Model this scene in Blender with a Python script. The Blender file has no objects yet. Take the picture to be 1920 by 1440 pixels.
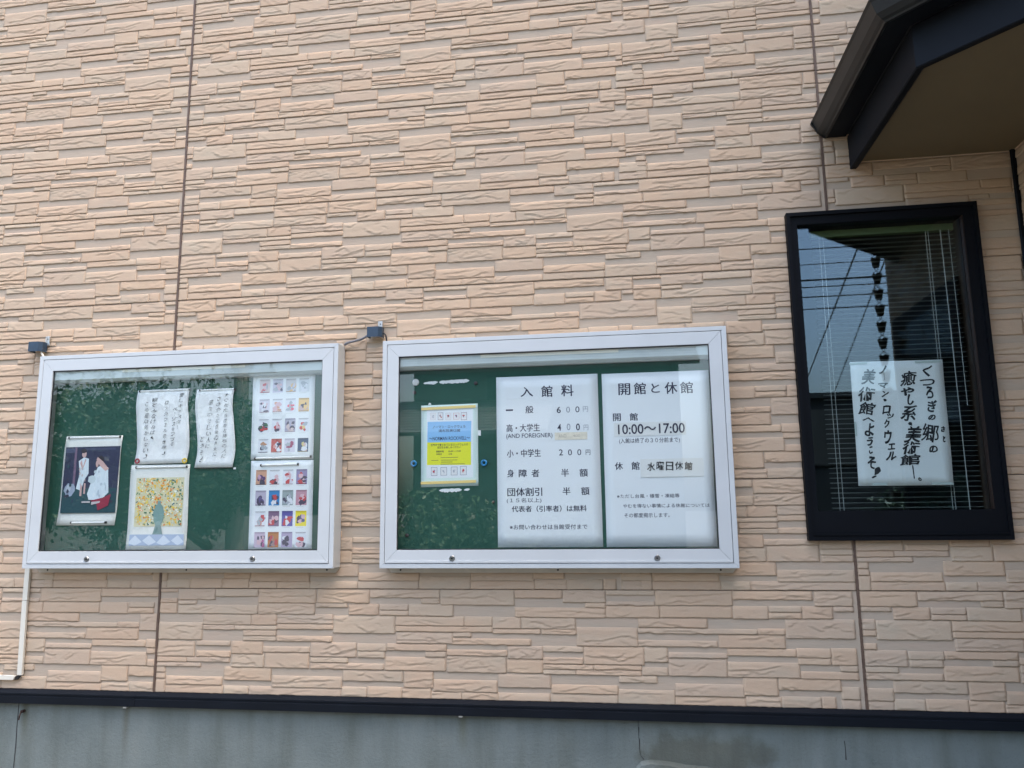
import bpy, bmesh, math, random
import numpy as np
from mathutils import Vector, Matrix, noise as mnoise

# ---------------------------------------------------------------- camera, light, exposure
S = bpy.context.scene
C = S.collection
cam_d = bpy.data.cameras.new('camera')
cam = bpy.data.objects.new('camera', cam_d)
C.objects.link(cam)
cam_d.sensor_fit = 'HORIZONTAL'
cam_d.sensor_width = 36.0
cam_d.lens = 36.0*1447.2/1920.0
cam_d.clip_start = .05
cam_d.clip_end = 2000
cam.matrix_world = Matrix(((0.98876964, 0.03502086, 0.14528641, 2.15128562),
                           (0.14900915, -0.15660584, -0.97635592, -3.37154482),
                           (-0.01144012, 0.9870401, -0.16006553, 0.79601918),
                           (0, 0, 0, 1)))
S.camera = cam
SUN_EL, SUN_ROT = 70.0, 86.0          # high sun to the right, just behind the wall plane: the whole front lies in open shade
world = bpy.data.worlds.new('World')
S.world = world
world.use_nodes = True
wn = world.node_tree
bg = wn.nodes['Background']
sky = wn.nodes.new('ShaderNodeTexSky')
sky.sky_type = 'NISHITA'
sky.sun_disc = False
sky.sun_elevation = math.radians(SUN_EL)
sky.sun_rotation = math.radians(SUN_ROT)
sky.air_density = 1.1
sky.dust_density = 6.5
sky.ozone_density = .8
wn.links.new(sky.outputs[0], bg.inputs[0])
bg.inputs[1].default_value = 0.15
sun_d = bpy.data.lights.new('sun', 'SUN')
sun_d.energy = 2.5
sun_d.angle = math.radians(.5)
sun_d.color = (1.0, .95, .87)
sun = bpy.data.objects.new('sun', sun_d)
C.objects.link(sun)
az = math.radians(SUN_ROT)
sdir = Vector((math.sin(az)*math.cos(math.radians(SUN_EL)), math.cos(az)*math.cos(math.radians(SUN_EL)), math.sin(math.radians(SUN_EL))))
sun.rotation_euler = sdir.to_track_quat('Z', 'Y').to_euler()
S.view_settings.view_transform = 'Standard'
S.view_settings.look = 'None'
S.view_settings.gamma = 1
S.view_settings.use_curve_mapping = False
S.view_settings.exposure = 2.55
S.render.engine = 'CYCLES'
S.cycles.max_bounces = 8
S.cycles.transparent_max_bounces = 24
S.cycles.use_denoising = True
CAM = np.array(cam.matrix_world.translation)

# ---------------------------------------------------------------- helpers
def link(o, parent=None):
    C.objects.link(o)
    if parent is not None:
        o.parent = parent
    return o
def tag(o, label=None, cat=None, group=None, kind=None):
    if label: o['label'] = label
    if cat: o['category'] = cat
    if group: o['group'] = group
    if kind: o['kind'] = kind
    return o
def empty(name, loc=(0, 0, 0), parent=None):
    o = bpy.data.objects.new(name, None)
    o.location = loc
    o.empty_display_size = .05
    return link(o, parent)
class MB:
    """collects vertices and faces; build() links them as one mesh object"""
    def __init__(s): s.v = []; s.f = []; s.m = []
    def add(s, vs, fs, mi=0):
        n = len(s.v)
        s.v += [tuple(map(float, p)) for p in vs]
        s.f += [tuple(i+n for i in f) for f in fs]
        s.m += [mi]*len(fs)
        return s
    def box(s, x0, x1, y0, y1, z0, z1, mi=0):
        return s.add([(x0,y0,z0),(x1,y0,z0),(x1,y1,z0),(x0,y1,z0),(x0,y0,z1),(x1,y0,z1),(x1,y1,z1),(x0,y1,z1)],
                     [(0,3,2,1),(4,5,6,7),(0,1,5,4),(1,2,6,5),(2,3,7,6),(3,0,4,7)], mi)
    def prism(s, poly, y0, y1, mi=0, axis='y'):
        """poly in (x,z) extruded along y (or (x,y) along z, (y,z) along x)"""
        n = len(poly)
        def P(a, b, c): return (a, c, b) if axis == 'y' else ((a, b, c) if axis == 'z' else (c, a, b))
        vs = [P(a, b, y0) for a, b in poly]+[P(a, b, y1) for a, b in poly]
        fs = [tuple(range(n)), tuple(range(2*n-1, n-1, -1))]+[(i, (i+n), ((i+1) % n)+n, (i+1) % n) for i in range(n)]
        return s.add(vs, fs, mi)
    def tube(s, pts, r, seg=8, mi=0, cap=True, rf=None):
        pts = [Vector(p) for p in pts]
        rings = []
        up = Vector((0, 0, 1))
        for i, p in enumerate(pts):
            d = (pts[min(i+1, len(pts)-1)]-pts[max(i-1, 0)])
            if d.length < 1e-9: d = Vector((0, 0, 1))
            d.normalize()
            a = d.cross(up)
            if a.length < .05: a = d.cross(Vector((0, 1, 0)))
            a.normalize(); b = d.cross(a)
            rr = rf(i/(len(pts)-1)) if rf else r
            rings.append([p+(a*math.cos(t)+b*math.sin(t))*rr for t in [2*math.pi*k/seg for k in range(seg)]])
        vs = [q for rg in rings for q in rg]
        fs = []
        for i in range(len(pts)-1):
            for k in range(seg):
                k2 = (k+1) % seg
                fs.append((i*seg+k, i*seg+k2, (i+1)*seg+k2, (i+1)*seg+k))
        if cap:
            fs.append(tuple(range(seg-1, -1, -1))); fs.append(tuple((len(pts)-1)*seg+k for k in range(seg)))
        return s.add(vs, fs, mi)
    def torus(s, c, R, r, axis='y', n=18, m=8, mi=0, sx=1, sz=1):
        vs = []; fs = []
        for i in range(n):
            a = 2*math.pi*i/n
            for k in range(m):
                b = 2*math.pi*k/m
                u = (R+r*math.cos(b))*math.cos(a)*sx; w = (R+r*math.cos(b))*math.sin(a)*sz; t = r*math.sin(b)
                p = (u, t, w) if axis == 'y' else ((u, w, t) if axis == 'z' else (t, u, w))
                vs.append((c[0]+p[0], c[1]+p[1], c[2]+p[2]))
        for i in range(n):
            for k in range(m):
                fs.append((i*m+k, i*m+(k+1) % m, ((i+1) % n)*m+(k+1) % m, ((i+1) % n)*m+k))
        return s.add(vs, fs, mi)
    def disc(s, c, prof, seg=20, mi=0):
        """lathe about the y axis at c; prof = [(radius, y)]"""
        vs = []; fs = []
        for r, y in prof:
            for k in range(seg):
                a = 2*math.pi*k/seg
                vs.append((c[0]+r*math.cos(a), c[1]+y, c[2]+r*math.sin(a)))
        for i in range(len(prof)-1):
            for k in range(seg):
                k2 = (k+1) % seg
                fs.append((i*seg+k, i*seg+k2, (i+1)*seg+k2, (i+1)*seg+k))
        fs.append(tuple(range(seg))); fs.append(tuple((len(prof)-1)*seg+k for k in range(seg-1, -1, -1)))
        return s.add(vs, fs, mi)
    def mesh(s, name, mats, smooth=False):
        me = bpy.data.meshes.new(name)
        me.from_pydata(s.v, [], s.f)
        if not isinstance(mats, (list, tuple)): mats = [mats]
        for m in mats: me.materials.append(m)
        if len(mats) > 1: me.polygons.foreach_set('material_index', s.m)
        bm = bmesh.new(); bm.from_mesh(me)
        bmesh.ops.recalc_face_normals(bm, faces=bm.faces)
        bm.to_mesh(me); bm.free()
        if smooth:
            me.polygons.foreach_set('use_smooth', [True]*len(me.polygons))
        me.update()
        return me
    def build(s, name, mats, parent=None, smooth=False, bevel=0, loc=None):
        me = s.mesh(name, mats, smooth)
        if bevel:
            bm = bmesh.new(); bm.from_mesh(me)
            es = [e for e in bm.edges if len(e.link_faces) == 2 and e.calc_face_angle(0) > .6]
            bmesh.ops.bevel(bm, geom=es, offset=bevel, segments=2, affect='EDGES', profile=.6)
            bm.to_mesh(me); bm.free(); me.update()
        o = bpy.data.objects.new(name, me)
        if loc: o.location = loc
        return link(o, parent)

# ---------------------------------------------------------------- materials
def mat(name, col, rough=.6, metal=0, bump=0, bscale=80, var=0, vscale=6, spec=.5, attr=None, stains=None, coat=0):
    m = bpy.data.materials.new(name)
    m.use_nodes = True
    nt = m.node_tree; N = nt.nodes; L = nt.links
    p = N['Principled BSDF']
    p.inputs['Base Color'].default_value = (*col, 1)
    p.inputs['Roughness'].default_value = rough
    p.inputs['Metallic'].default_value = metal
    p.inputs['Specular IOR Level'].default_value = spec
    p.inputs['Coat Weight'].default_value = coat
    geo = N.new('ShaderNodeNewGeometry')
    src = None
    if attr:
        a = N.new('ShaderNodeAttribute'); a.attribute_name = attr; src = a.outputs['Color']
    if var:
        n = N.new('ShaderNodeTexNoise'); n.inputs['Scale'].default_value = vscale; n.inputs['Detail'].default_value = 6
        L.new(geo.outputs['Position'], n.inputs['Vector'])
        mr = N.new('ShaderNodeMapRange'); mr.inputs['From Min'].default_value = .3; mr.inputs['From Max'].default_value = .7
        mr.inputs['To Min'].default_value = 1-var; mr.inputs['To Max'].default_value = 1+var
        L.new(n.outputs['Fac'], mr.inputs['Value'])
        mx = N.new('ShaderNodeVectorMath'); mx.operation = 'SCALE'
        if src: L.new(src, mx.inputs[0])
        else: mx.inputs[0].default_value = col
        L.new(mr.outputs[0], mx.inputs['Scale'])
        src = mx.outputs[0]
    if src: L.new(src, p.inputs['Base Color'])
    if bump:
        n = N.new('ShaderNodeTexNoise'); n.inputs['Scale'].default_value = bscale; n.inputs['Detail'].default_value = 8
        n.inputs['Roughness'].default_value = .65
        L.new(geo.outputs['Position'], n.inputs['Vector'])
        b = N.new('ShaderNodeBump'); b.inputs['Strength'].default_value = 1; b.inputs['Distance'].default_value = bump
        L.new(n.outputs['Fac'], b.inputs['Height']); L.new(b.outputs[0], p.inputs['Normal'])
    return m
def ramp(N, stops):
    r = N.new('ShaderNodeValToRGB')
    e = r.color_ramp.elements
    while len(e) < len(stops): e.new(.5)
    for i, (t, c) in enumerate(stops):
        e[i].position = t; e[i].color = (*c, 1)
    return r

def stone_mat():
    m = bpy.data.materials.new('siding_stone'); m.use_nodes = True
    nt = m.node_tree; N = nt.nodes; L = nt.links; p = N['Principled BSDF']
    geo = N.new('ShaderNodeNewGeometry')
    a = N.new('ShaderNodeAttribute'); a.attribute_name = 'tint'
    mp = N.new('ShaderNodeMapping'); mp.inputs['Scale'].default_value = (.55, 1, 1.5)
    L.new(geo.outputs['Position'], mp.inputs['Vector'])
    n1 = N.new('ShaderNodeTexNoise'); n1.inputs['Scale'].default_value = 9; n1.inputs['Detail'].default_value = 5
    L.new(mp.outputs[0], n1.inputs['Vector'])
    r = ramp(N, [(.3, (.485, .378, .268)), (.5, (.512, .376, .260)), (.7, (.515, .392, .272))])
    L.new(n1.outputs['Fac'], r.inputs['Fac'])
    n2 = N.new('ShaderNodeTexNoise'); n2.inputs['Scale'].default_value = 160; n2.inputs['Detail'].default_value = 4
    L.new(geo.outputs['Position'], n2.inputs['Vector'])
    mr = N.new('ShaderNodeMapRange'); mr.inputs['To Min'].default_value = .94; mr.inputs['To Max'].default_value = 1.05
    L.new(n2.outputs['Fac'], mr.inputs['Value'])
    v1 = N.new('ShaderNodeVectorMath'); v1.operation = 'MULTIPLY'
    L.new(r.outputs[0], v1.inputs[0]); L.new(a.outputs['Color'], v1.inputs[1])
    v2 = N.new('ShaderNodeVectorMath'); v2.operation = 'SCALE'
    L.new(v1.outputs[0], v2.inputs[0]); L.new(mr.outputs[0], v2.inputs['Scale'])
    L.new(v2.outputs[0], p.inputs['Base Color'])
    p.inputs['Roughness'].default_value = .85
    p.inputs['Specular IOR Level'].default_value = .3
    n3 = N.new('ShaderNodeTexNoise'); n3.inputs['Scale'].default_value = 60; n3.inputs['Detail'].default_value = 10
    n3.inputs['Roughness'].default_value = .7
    L.new(mp.outputs[0], n3.inputs['Vector'])
    b = N.new('ShaderNodeBump'); b.inputs['Distance'].default_value = .0018; b.inputs['Strength'].default_value = .8
    L.new(n3.outputs['Fac'], b.inputs['Height']); L.new(b.outputs[0], p.inputs['Normal'])
    return m
def panel_mat():
    m = bpy.data.materials.new('siding_ground'); m.use_nodes = True
    nt = m.node_tree; N = nt.nodes; L = nt.links; p = N['Principled BSDF']
    geo = N.new('ShaderNodeNewGeometry')
    mp = N.new('ShaderNodeMapping'); mp.inputs['Scale'].default_value = (.35, 1, 1.6)
    L.new(geo.outputs['Position'], mp.inputs['Vector'])
    n1 = N.new('ShaderNodeTexNoise'); n1.inputs['Scale'].default_value = 14; n1.inputs['Detail'].default_value = 7
    L.new(mp.outputs[0], n1.inputs['Vector'])
    r = ramp(N, [(.3, (.43, .352, .263)), (.55, (.455, .358, .263)), (.8, (.49, .362, .263))])
    L.new(n1.outputs['Fac'], r.inputs['Fac']); L.new(r.outputs[0], p.inputs['Base Color'])
    p.inputs['Roughness'].default_value = .85
    n3 = N.new('ShaderNodeTexNoise'); n3.inputs['Scale'].default_value = 45; n3.inputs['Detail'].default_value = 10
    n3.inputs['Roughness'].default_value = .68
    L.new(mp.outputs[0], n3.inputs['Vector'])
    b = N.new('ShaderNodeBump'); b.inputs['Distance'].default_value = .0022
    L.new(n3.outputs['Fac'], b.inputs['Height']); L.new(b.outputs[0], p.inputs['Normal'])
    return m
def concrete_mat():
    m = bpy.data.materials.new('concrete'); m.use_nodes = True
    nt = m.node_tree; N = nt.nodes; L = nt.links; p = N['Principled BSDF']
    geo = N.new('ShaderNodeNewGeometry')
    def noise(sc, det, scale=(1, 1, 1), ro=.6):
        mp = N.new('ShaderNodeMapping'); mp.inputs['Scale'].default_value = scale
        L.new(geo.outputs['Position'], mp.inputs['Vector'])
        n = N.new('ShaderNodeTexNoise'); n.inputs['Scale'].default_value = sc; n.inputs['Detail'].default_value = det
        n.inputs['Roughness'].default_value = ro
        L.new(mp.outputs[0], n.inputs['Vector']); return n.outputs['Fac']
    r = ramp(N, [(.28, (.135, .157, .143)), (.45, (.17, .195, .176)), (.6, (.19, .215, .194)), (.78, (.225, .245, .215))])
    L.new(noise(4.5, 8, (1, 1, .8), .62), r.inputs['Fac'])
    r2 = ramp(N, [(.36, (.80, .79, .75)), (.56, (1, 1, 1))])       # vertical run-off stains
    L.new(noise(7, 5, (1, 1, .12)), r2.inputs['Fac'])
    r3 = ramp(N, [(.30, (.72, .70, .66)), (.40, (1, 1, 1))])         # pores and dirt
    L.new(noise(260, 4), r3.inputs['Fac'])
    def mul(a, b):
        v = N.new('ShaderNodeVectorMath'); v.operation = 'MULTIPLY'
        L.new(a, v.inputs[0]); L.new(b, v.inputs[1]); return v.outputs[0]
    sx = N.new('ShaderNodeSeparateXYZ'); L.new(geo.outputs['Position'], sx.inputs[0])
    col = mul(mul(r.outputs[0], r2.outputs[0]), r3.outputs[0])
    # rust runs below the fixings of the flashing, and one dark damp patch by the porch
    for x0, w, zl, c in ((-.645, .02, -.30, (.55, .50, .36)), (-.135, .016, -.34, (.72, .62, .5)), (1.42, .02, -.26, (.72, .66, .5))):
        a = N.new('ShaderNodeMath'); a.operation = 'SUBTRACT'; L.new(sx.outputs[0], a.inputs[0]); a.inputs[1].default_value = x0
        b = N.new('ShaderNodeMath'); b.operation = 'ABSOLUTE'; L.new(a.outputs[0], b.inputs[0])
        c1 = N.new('ShaderNodeMapRange'); c1.interpolation_type = 'SMOOTHSTEP'
        c1.inputs['From Min'].default_value = w*1.6; c1.inputs['From Max'].default_value = 0
        L.new(b.outputs[0], c1.inputs['Value'])
        d1 = N.new('ShaderNodeMapRange'); d1.interpolation_type = 'SMOOTHSTEP'
        d1.inputs['From Min'].default_value = zl; d1.inputs['From Max'].default_value = -.08
        L.new(sx.outputs[2], d1.inputs['Value'])
        e1 = N.new('ShaderNodeMath'); e1.operation = 'MULTIPLY'; L.new(c1.outputs[0], e1.inputs[0]); L.new(d1.outputs[0], e1.inputs[1])
        f1 = N.new('ShaderNodeMath'); f1.operation = 'MULTIPLY'; f1.inputs[1].default_value = .8; L.new(e1.outputs[0], f1.inputs[0])
        mx = N.new('ShaderNodeMix'); mx.data_type = 'RGBA'; mx.blend_type = 'MULTIPLY'
        L.new(f1.outputs[0], mx.inputs[0]); L.new(col, mx.inputs[6]); mx.inputs[7].default_value = (*c, 1)
        col = mx.outputs[2]
    vm = N.new('ShaderNodeVectorMath'); vm.operation = 'SUBTRACT'; L.new(geo.outputs['Position'], vm.inputs[0]); vm.inputs[1].default_value = (2.42, 0, -.20)
    vs = N.new('ShaderNodeVectorMath'); vs.operation = 'MULTIPLY'; L.new(vm.outputs[0], vs.inputs[0]); vs.inputs[1].default_value = (4.2, 0, 11)
    vl = N.new('ShaderNodeVectorMath'); vl.operation = 'LENGTH'; L.new(vs.outputs[0], vl.inputs[0])
    nn = N.new('ShaderNodeMath'); nn.operation = 'MULTIPLY_ADD'; nn.inputs[1].default_value = 1.6; L.new(noise(9, 5), nn.inputs[0]); L.new(vl.outputs['Value'], nn.inputs[2])
    g1 = N.new('ShaderNodeMapRange'); g1.interpolation_type = 'SMOOTHSTEP'; g1.inputs['From Min'].default_value = 2.1; g1.inputs['From Max'].default_value = 1.5
    L.new(nn.outputs[0], g1.inputs['Value'])
    mx = N.new('ShaderNodeMix'); mx.data_type = 'RGBA'; mx.blend_type = 'MULTIPLY'
    L.new(g1.outputs[0], mx.inputs[0]); L.new(col, mx.inputs[6]); mx.inputs[7].default_value = (.66, .62, .55, 1)
    L.new(mx.outputs[2], p.inputs['Base Color'])
    p.inputs['Roughness'].default_value = .82
    b = N.new('ShaderNodeBump'); b.inputs['Distance'].default_value = .004
    L.new(noise(70, 9, (1, 1, 1), .7), b.inputs['Height']); L.new(b.outputs[0], p.inputs['Normal'])
    return m
def glass_mat(name, tint=(.90, .95, .93), rough=0.0, refl=(1, 1, 1), ior=1.52):
    m = bpy.data.materials.new(name); m.use_nodes = True
    nt = m.node_tree; N = nt.nodes; L = nt.links
    N.remove(N['Principled BSDF'])
    out = N['Material Output']
    t = N.new('ShaderNodeBsdfTransparent'); t.inputs[0].default_value = (*tint, 1)
    g = N.new('ShaderNodeBsdfGlossy'); g.inputs['Roughness'].default_value = rough; g.inputs['Color'].default_value = (*refl, 1)
    f = N.new('ShaderNodeFresnel'); f.inputs['IOR'].default_value = 1.52
    geo = N.new('ShaderNodeNewGeometry')
    # Fresnel inverts on back faces: use the outward index on both sides of the thin pane
    mixi = N.new('ShaderNodeMix'); mixi.data_type = 'FLOAT'
    L.new(geo.outputs['Backfacing'], mixi.inputs[0]); mixi.inputs[2].default_value = ior; mixi.inputs[3].default_value = 1/ior
    L.new(mixi.outputs[0], f.inputs['IOR'])
    mx = N.new('ShaderNodeMixShader')
    L.new(f.outputs[0], mx.inputs[0]); L.new(t.outputs[0], mx.inputs[1]); L.new(g.outputs[0], mx.inputs[2])
    L.new(mx.outputs[0], out.inputs['Surface'])
    return m
M = {}
M['stone'] = stone_mat()
M['ground'] = panel_mat()
M['concrete'] = concrete_mat()
M['gap'] = mat('dark_gap', (.02, .018, .016), .9)
M['sealant'] = mat('brown_sealant', (.115, .07, .045), .6, bump=.0015, bscale=60, var=.2, vscale=20)
M['navy'] = mat('navy_coated_metal', (.0045, .0065, .010), .6, spec=.15, bump=.0004, bscale=8, var=.2, vscale=4)
M['frame_black'] = mat('dark_window_frame', (.0035, .0045, .0065), .62, spec=.12, var=.15, vscale=5)
M['jamb'] = mat('brown_jamb', (.022, .011, .006), .5)
M['gutter'] = mat('charcoal_gutter', (.009, .011, .012), .38, var=.2, vscale=9, spec=.4)
M['soffit'] = mat('beige_soffit', (.155, .120, .066), .7, bump=.0006, bscale=30, var=.06, vscale=3)
M['white'] = mat('white_aluminium', (.52, .545, .54), .33, var=.03, vscale=7, bump=.0002, bscale=12, spec=.6)
M['rail'] = mat('weathered_aluminium', (.56, .52, .45), .4, var=.1, vscale=12)
M['steel'] = mat('lock_steel', (.32, .33, .34), .28, metal=1)
M['darkhole'] = mat('keyhole_dark', (.01, .01, .012), .6)
M['green'] = mat('green_board_cloth', (.0085, .066, .044), .75, bump=.0003, bscale=900, var=.08, vscale=3)
M['inner'] = mat('case_inner_side', (.17, .19, .195), .5)
M['housing'] = mat('light_housing', (.46, .52, .51), .4, var=.08, vscale=8)
M['tube'] = mat('lamp_cover_cream', (.70, .68, .56), .4)
M['glass'] = glass_mat('case_glass', (.975, .99, .985))
M['wglass'] = glass_mat('window_glass', (.93, .96, .95), 0, (.60, .80, .95), 1.60)
M['paper'] = mat('white_paper', (.76, .77, .76), .6, bump=.0012, bscale=7, var=.02, vscale=9)
M['sheet'] = mat('laminated_white_sheet', (.74, .77, .775), .35, bump=.0006, bscale=5)
M['cream'] = mat('calendar_paper', (.74, .74, .69), .5, bump=.0008, bscale=6)
M['poster_blue'] = mat('pale_laminate', (.62, .76, .72), .3)
M['patch'] = mat('correction_paper', (.70, .71, .68), .6)
M['tape'] = mat('yellowed_tape', (.74, .68, .55), .35, var=.1, vscale=60)
M['ink'] = mat('black_ink', (.012, .012, .016), .45)
M['ink_navy'] = mat('printed_navy_ink', (.02, .02, .05), .45)
M['ink_faint'] = mat('faded_ink', (.28, .30, .34), .45)
M['ink_pale'] = mat('pale_brush_ink', (.03, .028, .03), .5)
M['print'] = mat('colour_print', (1, 1, 1), .4, attr='ink')
M['rod'] = mat('white_magnet_bar', (.72, .72, .70), .3)
M['black'] = mat('black_plastic', (.012, .012, .013), .4)
M['red'] = mat('red_magnet', (.30, .02, .035), .35)
M['yellow'] = mat('yellow_magnet', (.75, .52, .05), .35)
M['blue'] = mat('blue_magnet', (.02, .22, .48), .35)
M['grey_magnet'] = mat('grey_magnet', (.60, .60, .58), .45)
M['brown_magnet'] = mat('dark_magnet', (.05, .035, .035), .5)
M['ybar'] = mat('yellow_strip', (.80, .60, .22), .5)
M['boxblue'] = mat('navy_plastic_box', (.022, .045, .075), .45, var=.15, vscale=30)
M['zinc'] = mat('zinc_bracket', (.55, .55, .52), .4, metal=.6)
M['cable'] = mat('grey_conduit', (.16, .16, .17), .5, var=.3, vscale=120)
M['duct'] = mat('cream_cable_duct', (.70, .66, .55), .4, var=.05, vscale=10)
M['rust'] = mat('rusty_iron', (.05, .025, .018), .9, bump=.003, bscale=200, var=.4, vscale=80)
M['slat'] = mat('blind_slat', (.12, .135, .12), .4)
M['headrail'] = mat('green_head_rail', (.10, .15, .06), .5)
M['room'] = mat('dim_room', (.05, .045, .04), .9)
M['bronze'] = mat('dark_bronze', (.05, .042, .03), .45, metal=.3, var=.3, vscale=60)
M['asphalt'] = mat('asphalt', (.04, .039, .036), .95, bump=.004, bscale=90, var=.25, vscale=3)
M['slab'] = mat('porch_concrete', (.13, .125, .105), .85, bump=.004, bscale=50, var=.25, vscale=6)
M['plaster'] = mat('pale_plaster', (.10, .10, .09), .9, var=.1, vscale=1)
M['tile'] = mat('grey_roof_tile', (.07, .075, .08), .5, var=.25, vscale=5)
M['shopwall'] = mat('dark_shop_wall', (.05, .055, .055), .8, var=.2, vscale=2)
M['bark'] = mat('bark', (.07, .055, .04), .95, bump=.01, bscale=30)
M['leaf'] = mat('leaf_green', (.022, .055, .014), .55, var=.5, vscale=2.2)
M['leaf2'] = mat('leaf_dark_green', (.016, .042, .014), .55, var=.5, vscale=2.5)
M['pole'] = mat('pole_concrete', (.26, .255, .24), .9, var=.1, vscale=3)
M['roofdeck'] = mat('metal_roof', (.05, .055, .06), .5)
M['cord'] = mat('blind_cord', (.5, .52, .5), .7)
PATTERN = [[4,439,91,453],[94,406,274,453],[277,421,481,453],[484,394,756,453],[763,395,1002,453],[1006,419,1320,453],[1323,390,1648,453],[1651,420,1854,453],[1857,403,2036,453],[2040,435,2242,453],[2244,394,2555,453],[2557,418,2871,453],[2879,395,3026,453],[1238,395,1320,416],[4,393,90,410],[2039,392,2240,407],[95,386,183,401],[1951,383,2035,401],[4,346,90,392],[484,345,751,391],[757,375,902,394],[909,345,1046,390],[1051,366,1180,390],[1182,342,1380,391],[2037,343,2258,389],[2261,345,2552,389],[2553,342,2695,391],[2698,370,2826,392],[2829,345,2945,392],[2951,373,3026,393],[96,345,481,382],[1650,341,2035,380],[2697,344,2824,368],[1051,344,1180,364],[221,297,453,341],[455,298,574,343],[576,305,838,344],[839,267,1120,339],[1124,302,1429,340],[1431,303,1552,340],[1554,294,1675,339],[1677,294,1909,340],[2169,305,2450,341],[2759,268,3026,341],[4,231,219,304],[577,281,839,303],[1124,277,1552,300],[1912,227,2165,301],[2168,281,2649,300],[2650,281,2757,303],[223,275,375,295],[375,277,575,293],[1554,273,1758,291],[1764,272,1911,293],[415,251,574,275],[1380,257,1459,276],[2493,228,2754,277],[1129,228,1378,274],[416,230,575,249],[577,229,835,251],[1374,226,1717,250],[2167,229,2486,252],[193,206,357,225],[363,173,513,225],[735,166,947,225],[2190,167,2284,225],[2796,193,2928,228],[2929,167,3026,230],[4,158,187,222],[952,193,1083,222],[1085,197,1352,224],[1618,171,1767,221],[1769,202,1938,223],[1939,154,2189,224],[2526,197,2794,224],[513,182,733,205],[1257,173,1351,195],[1354,180,1615,203],[2288,185,2523,205],[954,165,1076,192],[2800,167,2925,191],[196,158,360,182],[524,116,730,180],[1354,112,1611,178],[1768,153,1936,177],[2286,114,2521,181],[366,116,520,171],[1077,115,1348,169],[1615,114,1766,168],[2522,114,2804,171],[2960,143,3026,166],[4,133,151,156],[152,135,358,157],[737,142,909,163],[1768,131,1979,150],[1981,133,2177,151],[737,115,1073,139],[2178,114,2283,144],[2807,112,3026,139],[4,114,220,131],[1768,111,1906,129],[1908,111,2174,130],[333,60,557,115],[4,88,49,114],[886,67,1158,112],[1163,45,1293,112],[1576,55,1799,109],[2083,84,2238,113],[2581,45,2714,113],[2719,68,2957,113],[4,62,51,85],[561,35,884,81],[1294,32,1571,79],[2310,37,2584,83],[2956,38,3026,83],[55,37,327,71],[1800,36,2078,69],[4,2,52,59],[2079,2,2307,55],[54,2,332,35],[454,2,883,35],[883,2,998,41],[1001,2,1155,44],[1156,2,1285,43],[2588,2,2725,39],[2726,2,2878,42],[2880,2,2934,44],[2955,2,3026,36],[334,2,452,34],[1287,2,1418,30],[1420,2,1577,30],[1573,2,1796,31],[1798,2,2076,34],[2308,2,2587,34]]
 
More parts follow.
